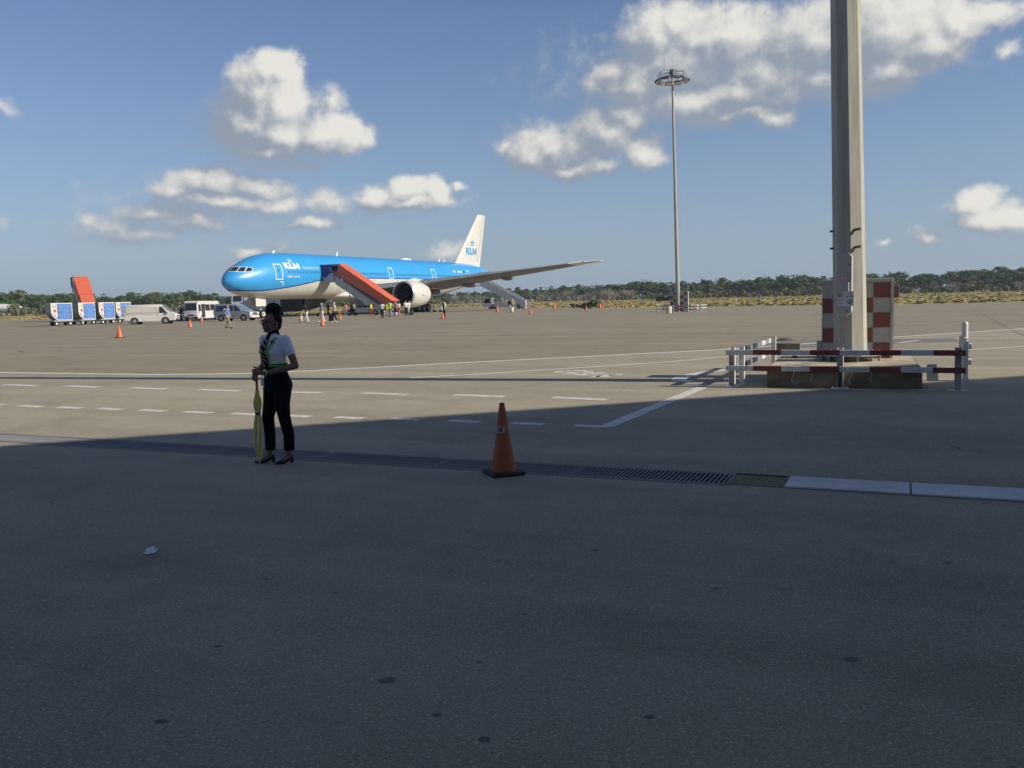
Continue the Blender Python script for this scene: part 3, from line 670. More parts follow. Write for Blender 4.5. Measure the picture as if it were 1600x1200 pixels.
# paper litter
mb = MB(); pp = at(236, 864)
mb.add([(-.048, .00, .004), (-.044, -.035, .012), (-.01, -.050, .006), (.046, -.046, .014), (.048, -.018, .022), (.030, .002, .016), (.048, .022, .028), (.012, .026, .020), (-.040, .018, .016), (-.046, .03, .026), (.010, .062, .034), (.012, .07, .024)],
       [(0, 1, 2, 8), (2, 3, 4, 5), (2, 5, 7, 8), (5, 6, 7), (8, 7, 10, 9), (9, 10, 11)])
o = mb.build('paper_scrap', mat('paper', (.78, .78, .80), .8, var=.12, vscale=40), fixn=False); o.location = pp; tag(o, 'crumpled torn scrap of white paper lying on the dark asphalt', 'litter')
sd = o.modifiers.new('thick', 'SOLIDIFY'); sd.thickness = .0015
# ---------------------------------------------------------------- airliner (local x = aft, -y = port side, z up)
M_BLUE = mat('airliner_blue', (.035, .31, .66), .36, coat=.4, var=.06, vscale=.6)
M_NAVY = mat('airliner_navy', (.008, .055, .24), .35, coat=.3)
M_BELLY = mat('airliner_white', (.60, .585, .53), .38, coat=.25, var=.10, vscale=.8)
M_LET = mat('lettering_white', (.78, .77, .70), .45)
M_LETB = mat('lettering_blue', (.03, .27, .60), .45)
M_WING = mat('wing_grey', (.19, .20, .215), .45, var=.15, vscale=.7)
M_CHROME = mat('intake_lip', (.62, .63, .64), .28, metal=.8)
M_FAN = mat('fan_blades', (.035, .037, .05), .4, metal=.5)
M_PANE = mat('cabin_glass', (.02, .03, .045), .12, spec=.7)
M_CWIN = mat('cabin_window', (.035, .13, .24), .25)
M_TYRE = mat('tyre', (.022, .022, .022), .8)
M_HUB = mat('wheel_hub', (.55, .54, .50), .45, metal=.3)
M_STRUT = mat('gear_strut', (.58, .58, .55), .4, metal=.2)
ac = thing('airliner', 'blue and white wide-body airliner with crown emblem parked nose towards the terminal', 'airliner', (-35.26, 111.3, 0), math.radians(64.9))
STA = [(0, 4.72, 4.72, .0), (.3, 5.36, 4.12, .66), (1, 6.0, 3.65, 1.25), (2, 6.6, 3.22, 1.75), (3, 7.1, 2.96, 2.1), (4.5, 7.72, 2.70, 2.5), (6, 8.14, 2.56, 2.78), (8, 8.46, 2.47, 2.98), (10, 8.60, 2.43, 3.07), (12, 8.65, 2.42, 3.1), (49, 8.65, 2.42, 3.1), (52, 8.65, 2.60, 3.09), (56, 8.64, 3.10, 3.0), (60, 8.58, 3.78, 2.72), (65, 8.38, 4.76, 2.15), (69, 8.02, 5.6, 1.5), (72, 7.55, 6.22, .8), (73.1, 7.3, 6.5, .30)]
PBL = [(0, 3.70), (1.1, 3.68), (3.8, 3.60), (5.75, 3.70), (8.9, 4.04), (12.65, 4.54), (15.35, 5.0), (20, 5.32), (28, 5.42), (51, 5.42), (60, 5.55), (66, 5.9), (70, 6.25), (73.1, 6.7)]
def interp(T, x, col, key=lambda q: q):
    """monotone cubic through the table"""
    n = len(T); X = [key(t[0]) for t in T]; Y = [t[col] for t in T]; x = key(x)
    i = 0
    while i < n - 2 and x > X[i + 1]: i += 1
    def sl(k): return (Y[k + 1] - Y[k]) / (X[k + 1] - X[k])
    def tg(k):
        if k == 0: return sl(0)
        if k == n - 1: return sl(n - 2)
        a, b = sl(k - 1), sl(k)
        return 0 if a * b <= 0 else 2 * a * b / (a + b)
    h = X[i + 1] - X[i]; t = max(0, min(1, (x - X[i]) / h))
    return (2 * t**3 - 3 * t**2 + 1) * Y[i] + (t**3 - 2 * t**2 + t) * h * tg(i) + (-2 * t**3 + 3 * t**2) * Y[i + 1] + (t**3 - t**2) * h * tg(i + 1)
SQ = lambda q: math.sqrt(max(q, 0))
def sect(x): t, b, w = interp(STA, x, 1, SQ), interp(STA, x, 2, SQ), interp(STA, x, 3, SQ); return (t + b) / 2, (t - b) / 2, w
def sp(x, z, side=-1, off=.0):
    c, r, w = sect(x); s = max(-1, min(1, (z - c) / max(r, 1e-4))); cs = math.sqrt(max(0, 1 - s * s))
    nrm = Vector((0, side * cs / max(w, .01), s / max(r, .01))).normalized()
    return Vector((x, side * w * cs, z)) + nrm * off
def spyz(y, z, off=.0):
    lo, hi = .01, 9.0
    for _ in range(40):
        m = (lo + hi) / 2; c, r, w = sect(m)
        if (y / w) ** 2 + ((z - c) / r) ** 2 > 1: lo = m
        else: hi = m
    n = Vector((-.62, y * .35, .45)).normalized()
    return Vector((hi, y, z)) + n * off
xs = [0.002, .03, .1, .2, .35, .55, .8, 1.1, 1.5, 2, 2.5, 3, 3.6, 4.3, 5, 5.8, 6.6, 7.5, 8.5, 9.5, 10.7, 12, 13.5, 15, 17, 19, 22, 26, 30, 34, 38, 42, 46, 49, 50.5, 52, 54, 56, 58, 60, 62, 64, 66, 68, 70, 71.5, 72.5, 73.1]
K1, K2 = 14, 9
mb = MB(); RG = []
for x in xs:
    c, r, w = sect(x); r = max(r, .004); w = max(w, .004)
    def ang(z): return math.acos(max(-1, min(1, (z - c) / r)))
    tb, tsr = ang(interp(PBL, x, 1)), ang(interp(PBL, x, 1) - .16)
    th = [tb * i / K1 for i in range(K1 + 1)] + [tsr + (PI - tsr) * i / K2 for i in range(K2 + 1)]
    port = [(x, -w * math.sin(t), c + r * math.cos(t)) for t in th]
    RG.append(port + [(p[0], -p[1], p[2]) for p in port[::-1][1:-1]])
n = len(RG[0]); V = [p for r in RG for p in r]; nh = K1 + K2 + 1
for i in range(len(RG) - 1):
    for j in range(n):
        k = (j + 1) % n; jj = j if j < nh else n - 1 - j
        mb.m = 0 if jj < K1 else 1 if jj == K1 else 2
        mb.f.append((i * n + j, i * n + k, (i + 1) * n + k, (i + 1) * n + j)); mb.mi.append(mb.m)
mb.v = V; mb.f.append(tuple((len(RG) - 1) * n + j for j in range(n))); mb.mi.append(0)
fus = mb.build('fuselage', [M_BLUE, M_NAVY, M_BELLY], ac, smooth=60)
def patch(corners, nu, nv, f, name, m, parent, solid=True):
    """bilinear patch of four corners (a, b) mapped by f(a, b) onto the skin"""
    p = MB(); A, Bc, Cc, D = corners; vs = []
    for j in range(nv + 1):
        for i in range(nu + 1):
            u, v = i / nu, j / nv
            a = [(1 - u) * (1 - v) * A[k] + u * (1 - v) * Bc[k] + u * v * Cc[k] + (1 - u) * v * D[k] for k in (0, 1)]
            vs.append(f(*a))
    p.add(vs, [(j * (nu + 1) + i, j * (nu + 1) + i + 1, (j + 1) * (nu + 1) + i + 1, (j + 1) * (nu + 1) + i) for j in range(nv) for i in range(nu)])
    return p.build(name, m, parent, fixn=False) if name else p
for sd in (-1, 1):
    for q in ([(.06, 6.02), (.86, 5.97), (.80, 6.50), (.06, 6.56)], [(.95, 5.965), (1.46, 5.91), (1.36, 6.47), (.89, 6.50)], [(1.54, 5.90), (1.88, 5.98), (1.74, 6.40), (1.44, 6.47)]):
        cx, cz = sum(a for a, b in q) / 4, sum(b for a, b in q) / 4
        big_ = [(cx + (a - cx) * 1.16 , cz + (b - cz) * 1.22) for a, b in q]; big_ = [(max(.01, a), b) for a, b in big_]
        fr_ = patch([(sd * a, b) for a, b in big_], 4, 4, lambda y, z: spyz(y, z, .012), 'windshield_frame', M_LET, fus)
        patch([(sd * a, b) for a, b in q], 4, 4, lambda y, z: spyz(y, z, .028), 'windshield_pane', M_PANE, fr_)
patch([(2.42, 5.52), (2.86, 5.55), (2.80, 5.70), (2.40, 5.68)], 3, 2, lambda x, z: sp(x, z, -1, .03), 'sensor_plate', M_LET, fus)
# doors with white outlines
for dx, z0, z1, wd in ((7.03, 4.93, 6.97, 1.30), (16.75, 4.9, 6.95, 1.25), (33.35, 5.2, 7.05, 1.2), (46.6, 5.2, 7.05, 1.2), (59.4, 5.15, 7.0, 1.15)):
    for sd in (-1, 1):
        d_ = patch([(dx - wd / 2, z0), (dx + wd / 2, z0), (dx + wd / 2, z1), (dx - wd / 2, z1)], 2, 10, lambda x, z: sp(x, z, sd, .014), 'door', M_BLUE, ac)
        o_ = MB(); ow = .10
        for (xa, xb, za, zb, nn) in ((dx - wd / 2, dx - wd / 2 + ow, z0, z1, 10), (dx + wd / 2 - ow, dx + wd / 2, z0, z1, 10), (dx - wd / 2, dx + wd / 2, z0, z0 + ow, 1), (dx - wd / 2, dx + wd / 2, z1 - ow, z1, 1)):
            q_ = patch([(xa, za), (xb, za), (xb, zb), (xa, zb)], 1, nn, lambda x, z: sp(x, z, sd, .022), None, None, None); o_.add(q_.v, q_.f)
        o_.build('outline', M_LET, d_, fixn=False)
        patch([(dx - .14, z0 + 1.02), (dx + .14, z0 + 1.02), (dx + .14, z0 + 1.34), (dx - .14, z0 + 1.34)], 1, 2, lambda x, z: sp(x, z, sd, .024), 'door_window', M_CWIN, d_)
for sd in (-1, 1):
    w_ = MB(); x = 8.9
    while x < 62:
        if all(abs(x - d) > .95 for d in (7.03, 16.75, 33.35, 46.6, 59.4)):
            q_ = patch([(x - .12, 5.78), (x + .12, 5.78), (x + .12, 6.14), (x - .12, 6.14)], 1, 2, lambda a, z: sp(a, z, sd, .012), None, None, None); w_.add(q_.v, q_.f)
        x += .56
    tag(w_.build('cabin_windows', M_CWIN, fus, fixn=False), kind='stuff')
# lettering, clipped into height bands so that it follows the skin
def clip(poly, a, lo, hi):
    def half(P, keep, lim):
        out = []
        for i in range(len(P)):
            p, q = P[i], P[(i + 1) % len(P)]; ip, iq = keep(p[1]), keep(q[1])
            if ip: out.append(p)
            if ip != iq: t = (lim - p[1]) / (q[1] - p[1]); out.append((p[0] + t * (q[0] - p[0]), lim))
        return out
    P = half(poly, lambda z: z >= lo, lo)
    return half(P, lambda z: z <= hi, hi) if len(P) > 2 else []
def skin_poly(mb_, poly, f, nb=6):
    zs = [p[1] for p in poly]; a, b = min(zs), max(zs)
    for k in range(nb):
        P = clip(poly, 1, a + (b - a) * k / nb, a + (b - a) * (k + 1) / nb)
        if len(P) > 2: mb_.add([f(*p) for p in P], [tuple(range(len(P)))])
def word(text, x0, z0, h, sx, gap, f, m, parent, shear=0.0, flip=False):
    x = x0
    for ch in text:
        wd, polys = GLY[ch]; l_ = MB()
        for po in polys: skin_poly(l_, [(x + (a * sx + b * shear) * h, z0 + b * h) for a, b in po], f)
        l_.build('letter', m, parent, fixn=False); x += (wd * sx + gap) * h
    return x
def crown(cx, z0, s_, f, m, parent):
    c_ = MB()
    skin_poly(c_, [(cx - .62 * s_, z0), (cx + .62 * s_, z0), (cx + .66 * s_, z0 + .16 * s_), (cx - .66 * s_, z0 + .16 * s_)], f, 1)
    skin_poly(c_, [(cx - .70 * s_, z0 + .22 * s_), (cx + .70 * s_, z0 + .22 * s_), (cx + .74 * s_, z0 + .30 * s_), (cx - .74 * s_, z0 + .30 * s_)], f, 1)
    for k in range(4):
        a = cx + (-.63 + k * .42) * s_; skin_poly(c_, [(a + .17 * s_ * math.cos(t), z0 + .60 * s_ + .17 * s_ * math.sin(t)) for t in [2 * PI * i / 10 for i in range(10)]], f, 2)
    skin_poly(c_, [(cx - .05 * s_, z0 + .78 * s_), (cx + .05 * s_, z0 + .78 * s_), (cx + .05 * s_, z0 + 1.12 * s_), (cx - .05 * s_, z0 + 1.12 * s_)], f, 1)
    skin_poly(c_, [(cx - .13 * s_, z0 + .92 * s_), (cx + .13 * s_, z0 + .92 * s_), (cx + .13 * s_, z0 + 1.0 * s_), (cx - .13 * s_, z0 + 1.0 * s_)], f, 1)
    return tag(c_.build('crown_emblem', m, parent, fixn=False), kind='stuff')
fskin = lambda x, z: sp(x, z, -1, .02)
word('KLM', 8.30, 6.36, .80, 1.33, .08, fskin, M_LET, fus, shear=-.06)
crown(9.75, 7.28, .42, fskin, M_LET, fus)
def font_text(body, x0, z0, h, f, m, parent, name, sx=1.0):
    cu = bpy.data.curves.new('t', 'FONT'); cu.body = body; cu.size = 1.0; cu.resolution_u = 2
    ob = bpy.data.objects.new('t', cu); COL.objects.link(ob); dg = bpy.context.evaluated_depsgraph_get(); dg.update()
    me = bpy.data.meshes.new_from_object(ob.evaluated_get(dg)); bpy.data.objects.remove(ob)
    for v in me.vertices: v.co = f(x0 + v.co.x * h * sx, z0 + v.co.y * h)
    me.materials.clear(); me.materials.append(m); me.update(); return tag(link(name, me, parent), kind='stuff')
font_text('Royal Dutch Airlines', 11.85, 6.45, .40, fskin, M_LET, fus, 'lettering', 1.0)
def dashes(x0, x1, z0, h, n, m, seed):
    d_ = MB(); random.seed(seed); st_ = (x1 - x0) / n
    for k in range(n):
        if random.random() < .12: continue
        skin_poly(d_, [(x0 + k * st_, z0), (x0 + (k + .72) * st_, z0), (x0 + (k + .72) * st_, z0 + h), (x0 + k * st_, z0 + h)], fskin, 1)
    return tag(d_.build('small_print', m, fus, fixn=False), kind='stuff')
dashes(8.45, 11.0, 5.27, .14, 18, M_LET, 1); dashes(53.7, 57.2, 6.62, .30, 8, M_LET, 2); dashes(57.4, 58.6, 6.66, .28, 2, M_NAVY, 5)
s7 = MB(); skin_poly(s7, [(7.25, 4.60), (7.85, 4.58), (7.85, 4.68), (7.25, 4.70)], fskin, 1); skin_poly(s7, [(7.76, 4.22), (7.86, 4.22), (7.86, 4.58), (7.76, 4.58)], fskin, 2); s7.build('step_mark', M_LET, fus, fixn=False)
an = MB()
for x, h_ in ((9.3, .32), (23.4, .62), (53.6, .45), (55.4, .36)): an.prism([(x, 8.55), (x + .42, 8.55), (x + .50, 8.6 + h_), (x + .26, 8.6 + h_)], -.03, .03)
tag(an.build('antennas', M_LET, fus), kind='stuff')
hp = MB(); hp.ell((42.8, 0, 8.60), (1.7, .55, .28), 16, 8); hp.build('satellite_dome', M_LET, fus, smooth=60)
# wing-body fairing
mb = MB(); R_ = []
for x, hw, zb, zt in ((20.5, 1.2, 2.45, 3.2), (22.5, 2.5, 2.15, 3.6), (25, 3.35, 1.95, 4.0), (29, 3.6, 1.9, 4.3), (36, 3.65, 1.9, 4.2), (40, 3.4, 2.0, 3.8), (43.5, 2.6, 2.2, 3.4), (46, 1.2, 2.42, 3.0)):
    R_.append([(x, hw * math.cos(t), (zb + zt) / 2 + (zt - zb) / 2 * math.sin(t)) for t in [2 * PI * j / 28 for j in range(28)]])
mb.rings(R_); mb.build('belly_fairing', M_BELLY, ac, smooth=60)
WT = [(2.4, 24.0, 41.3, 3.15, 1.9), (5.5, 26.4, 41.5, 3.5, 1.6), (10, 29.6, 41.8, 4.05, 1.22), (15, 33.1, 43.0, 4.75, .95), (20, 36.6, 44.6, 5.45, .60), (25, 40.1, 46.1, 6.10, .40), (28.8, 42.8, 47.3, 6.62, .28), (30.4, 44.1, 47.8, 6.85, .22), (32.4, 47.5, 48.9, 7.12, .08)]
AF = [(0, 0), (.012, .30), (.05, .58), (.12, .85), (.25, 1.0), (.42, .95), (.6, .70), (.8, .36), (1, .03), (1, -.03), (.8, -.18), (.6, -.38), (.42, -.50), (.25, -.50), (.12, -.42), (.05, -.30), (.012, -.16)]
def wing(T, sd, i0, i1, name, m):
    R_ = []
    for (y, le, te, z, t) in T[i0:i1]:
        ch = te - le; R_.append([(le + a * ch, sd * y, z + b * t * .62 - a * ch * .035 + .25) for a, b in AF])
    w_ = MB(); w_.rings(R_); return w_.build(name, m, ac, smooth=40)
for sd in (-1, 1):
    wg = wing(WT, sd, 0, 7, 'wing', M_WING); wing(WT, sd, 6, 9, 'wing_tip', M_LET).parent = wg
    nv = MB(); nv.ell((44.6, sd * 30.55, 7.15), (.35, .12, .10), 8, 6); nv.build('position_light', mat('nav_red', (.5, .04, .03), .3), wg)
    for (y, xa, L_, zf) in ((6.8, 36.5, 7.0, 2.95), (12.6, 38.8, 6.2, 3.98), (18.4, 41.0, 4.9, 4.92)):
        f_ = MB(); R_ = []
        for u in (0, .04, .15, .35, .6, .8, .93, 1): r = math.sin(PI * min(1, u * .96 + .02)) ** .6; R_.append([(xa + u * L_, sd * y + .30 * r * math.cos(t), zf + .25 * u + .42 * r * math.sin(t)) for t in [2 * PI * j / 12 for j in range(12)]])
        f_.rings(R_); f_.build('flap_fairing', M_WING, wg, smooth=50)
    # engine
    en = link('engine', None, ac); en.location = (26.0, sd * 9.6, 2.80)
    cw = MB(); cw.lathe([(1.66, .10), (1.74, .02), (1.84, .10), (1.90, .34)], 40, axis='X', cap0=False, cap1=False); lip = cw.build('intake_lip', M_CHROME, en, smooth=80)
    cw = MB(); cw.lathe([(1.90, .34), (1.98, 1.0), (2.02, 1.9), (1.98, 3.0), (1.86, 4.1), (1.66, 5.2), (1.60, 5.2), (1.66, 4.4)], 40, axis='X', cap0=False, cap1=False); cwl = cw.build('cowling', M_BELLY, en, smooth=50)
    cw = MB(); cw.lathe([(1.66, .10), (1.60, .45), (1.62, 1.1), (1.62, 1.35)], 40, axis='X', cap0=False, cap1=False); cw.build('intake_duct', mat('duct_grey', (.10, .10, .12), .5), en, smooth=80)
    cw = MB(); cw.lathe([(1.62, 1.34), (.3, 1.30), (.02, 1.30)], 32, axis='X', cap0=False); cw.build('fan_disc', M_FAN, en)
    for k in range(22):
        a = 2 * PI * k / 22; bl_ = MB(); P = []
        for r, tw, xx in ((.42, .55, 1.16), (.9, .30, 1.12), (1.58, .16, 1.06)):
            for dd, dx_ in ((-1, -.13), (1, .15)): t = a + dd * tw * .22; P.append((xx + dx_, r * math.cos(t), r * math.sin(t)))
        bl_.add(P, [(0, 1, 3, 2), (2, 3, 5, 4)]); bl_.build('fan_blade', M_FAN, en, fixn=False)
    cw = MB(); cw.lathe([(.02, .52), (.18, .66), (.34, .92), (.44, 1.26)], 20, axis='X'); spn = cw.build('spinner', mat('spinner_dark', (.03, .03, .035), .35), en, smooth=60)
    sw = MB()
    for k in range(14):
        u0, u1 = k / 14, (k + 1) / 14
        def sv(u, w_): t = 1.2 + u * 4.0; r = .10 + .24 * u + w_; xx = .52 + (r / .44) ** 1.5 * .72 - .015; return (xx, r * math.cos(t), r * math.sin(t))
        sw.add([sv(u0, .0), sv(u1, .0), sv(u1, .07), sv(u0, .07)], [(0, 1, 2, 3)])
    sw.build('spinner_swirl', M_LET, spn, fixn=False)
    cw = MB(); cw.lathe([(1.15, 4.2), (1.10, 5.4), (.86, 6.9), (.80, 7.0), (.5, 7.0), (.12, 8.2)], 28, axis='X'); cw.build('core_nozzle', M_CHROME, en, smooth=40)
    em = MB()
    for (a, b, c_, d_) in ((-.38, -.12, .24, .10), (-.30, -.34, .12, .13), (-.06, -.34, .12, .13), (.18, -.34, .12, .13)):
        P = []
        for (u, v) in ((a, b), (a + c_, b), (a + c_, b + d_), (a, b + d_)):
            t = PI / 2 + sd * PI / 2 + (v + .08) / 2.03 * (-sd if sd > 0 else 1); P.append((2.6 + u, 2.035 * math.cos(PI if sd < 0 else 0) * math.cos(v / 2.03), 2.035 * math.sin(v / 2.03)))
        em.add(P, [(0, 1, 2, 3)])
    tag(em.build('cowling_emblem', M_LETB, cwl, fixn=False), kind='stuff')
    py = MB(); R_ = []
    for x, z0, z1, w_ in ((27.3, 4.75, 4.86, .08), (29, 4.6, 5.1, .24), (31.5, 4.2, 4.95, .30), (35, 3.55, 4.5, .28), (37.5, 3.6, 4.1, .10)): R_.append([(x, sd * 9.6 - w_, z0), (x, sd * 9.6 + w_, z0), (x, sd * 9.6 + w_, z1), (x, sd * 9.6 - w_, z1)])
    py.rings(R_); py.build('pylon', M_BELLY, ac, smooth=40)
    # tailplane
    R_ = []
    for y, le, te, z, t in ((.9, 63.2, 70.6, 6.45, .75), (10.75, 70.3, 73.0, 7.05, .28)): R_.append([(le + a * (te - le), sd * y, z + b * t * .5) for a, b in AF])
    tpn = MB(); tpn.rings(R_); tpn.build('tailplane', M_WING, ac, smooth=40)
    # main gear
    mg = link('main_gear', None, ac); mg.location = (37.4, sd * 5.5, 0)
    g_ = MB(); g_.cyl((0, 0, .7), (0, -sd * .1, 3.6), .20, n=12); g_.cyl((0, 0, 1.6), (-1.2, -sd * .8, 3.3), .09, n=8); g_.box((0, 0, .68), (3.2, .30, .26)); g_.build('strut', M_STRUT, mg)
    g_ = MB(); g_.box((0, sd * .95, 2.2), (1.7, .06, 1.7)); g_.build('gear_door', M_BELLY, mg)
    for ax in (-1.46, 0, 1.46):
        for yy in (-.68, .68):
            wh = MB(); wh.lathe([(.36, -.24), (.58, -.25), (.655, -.17), (.665, 0), (.655, .17), (.58, .25), (.36, .24)], 24, (ax, yy, .665), axis='Y'); wo = wh.build('wheel', M_TYRE, mg, smooth=40)
            hb_ = MB(); hb_.lathe([(.34, -.20), (.30, -.255), (.1, -.23)] if yy * 1 < 0 else [(.34, .20), (.30, .255), (.1, .23)], 16, (ax, yy, .665), axis='Y'); hb_.build('hub', M_HUB, wo)
# fin
R_ = []
for z, le, te, t in ((7.9, 58.6, 69.6, .85), (8.9, 60.1, 69.9, .80), (18.0, 69.45, 72.6, .30)): R_.append([(le + a * (te - le), (b + .25 if b < 0 else b - .0) * t * .5 if False else (abs(b) * (1 if k < 9 else -1)) * t * .5, z) for k, (a, b) in enumerate([(a, (b if b > 0 else AF[(17 - k) % 17][1])) for k, (a, b) in enumerate(AF)])])
mb = MB(); mb.rings(R_); fin = mb.build('fin', M_BELLY, ac, smooth=40)
def ffin(x, z):
    u = (z - 8.9) / 9.1; le = 60.1 + (69.45 - 60.1) * u; te = 69.9 + (72.6 - 69.9) * u; t = .80 + (.30 - .80) * u; a = max(0, min(1, (x - le) / (te - le)))
    b = 0
    for (a0, b0), (a1, b1) in zip(AF[:9], AF[1:9]):
        if a0 <= a <= a1: b = b0 + (b1 - b0) * (a - a0) / (a1 - a0); break
    return Vector((x, -b * t * .5 - .03, z))
word('KLM', 63.7, 10.2, 1.30, 1.20, .12, ffin, M_LETB, fin)
crown(66.35, 11.95, .98, ffin, M_LETB, fin)
mb = MB(); mb.add([ffin(68.6, 8.95), ffin(68.68, 8.95), ffin(71.72, 17.9), ffin(71.64, 17.9)], [(0, 1, 2, 3)]); mb.build('rudder_hinge', M_WING, fin, fixn=False)
# nose gear
ng = link('nose_gear', None, ac); ng.location = (6.45, 0, 0)
g_ = MB(); g_.cyl((0, 0, .5), (0, 0, 2.9), .13, n=12); g_.cyl((0, 0, 1.1), (-1.1, 0, 2.7), .07, n=8); g_.cyl((0, -.42, .56), (0, .42, .56), .08, n=8); g_.box((-.12, 0, 1.45), (.16, .5, .3)); g_.build('strut', M_STRUT, ng)
for yy in (-.33, .33):
    wh = MB(); wh.lathe([(.30, -.18), (.48, -.19), (.545, -.12), (.555, 0), (.545, .12), (.48, .19), (.30, .18)], 24, (0, yy, .555), axis='Y'); wo = wh.build('wheel', M_TYRE, ng, smooth=40)
    hb_ = MB(); s_ = -1 if yy < 0 else 1; hb_.lathe([(.30, s_ * .15), (.27, s_ * .195), (.08, s_ * .17)], 16, (0, yy, .555), axis='Y'); hb_.build('hub', M_LET, wo)
for yy in (-.62, .62):
    d_ = MB(); d_.box((-.55, yy, 2.13), (1.95, .05, 1.15), ch=.02); d_.build('gear_door', M_BELLY, ng)
lt = MB()
for yy in (-.2, .2): lt.cyl((-.22, yy, 1.75), (-.30, yy, 1.75), .13, n=12)
lt.build('taxi_light', M_LET, ng)
# ---------------------------------------------------------------- stairs, vehicles, containers
M_CANRED = mat('canopy_red', (.60, .125, .060), .6, var=.10, vscale=1.5)
M_LGREY = mat('stair_grey', (.42, .43, .43), .5, var=.15, vscale=2)
M_WGREY = mat('stair_white', (.56, .57, .55), .5, var=.12, vscale=2)
M_AWN = mat('awning_blue', (.025, .05, .26), .75, var=.3, vscale=3)
M_CARW = mat('van_white', (.62, .60, .53), .35, coat=.4, var=.06)
M_CARS = mat('van_silver', (.38, .39, .39), .35, metal=.35, coat=.4, var=.08)
M_BUSW = mat('bus_white', (.62, .62, .58), .4, coat=.3)
M_BUSG = mat('bus_grey', (.40, .43, .45), .4, coat=.2)
M_GLS = mat('vehicle_glass', (.02, .025, .032), .1, spec=.8)
M_GLSL = mat('windscreen_glass', (.12, .19, .25), .1, spec=.8)
M_PLAST = mat('black_plastic', (.03, .03, .032), .6)
M_LIGHT = mat('headlamp', (.75, .75, .72), .15, spec=.8)
M_RIM = mat('rim', (.42, .42, .41), .35, metal=.6)
M_CURT = mat('container_curtain', (.10, .22, .52), .7, var=.18, vscale=3)
M_ALU = mat('container_alu', (.30, .31, .31), .45, metal=.45, var=.3, vscale=3)
M_FRAMEW = mat('container_frame', (.66, .64, .57), .5)
M_ORED = mat('logo_red', (.55, .10, .06), .6)
M_TRUCKG = mat('truck_silver', (.72, .74, .76), .5, metal=.0, var=.15)
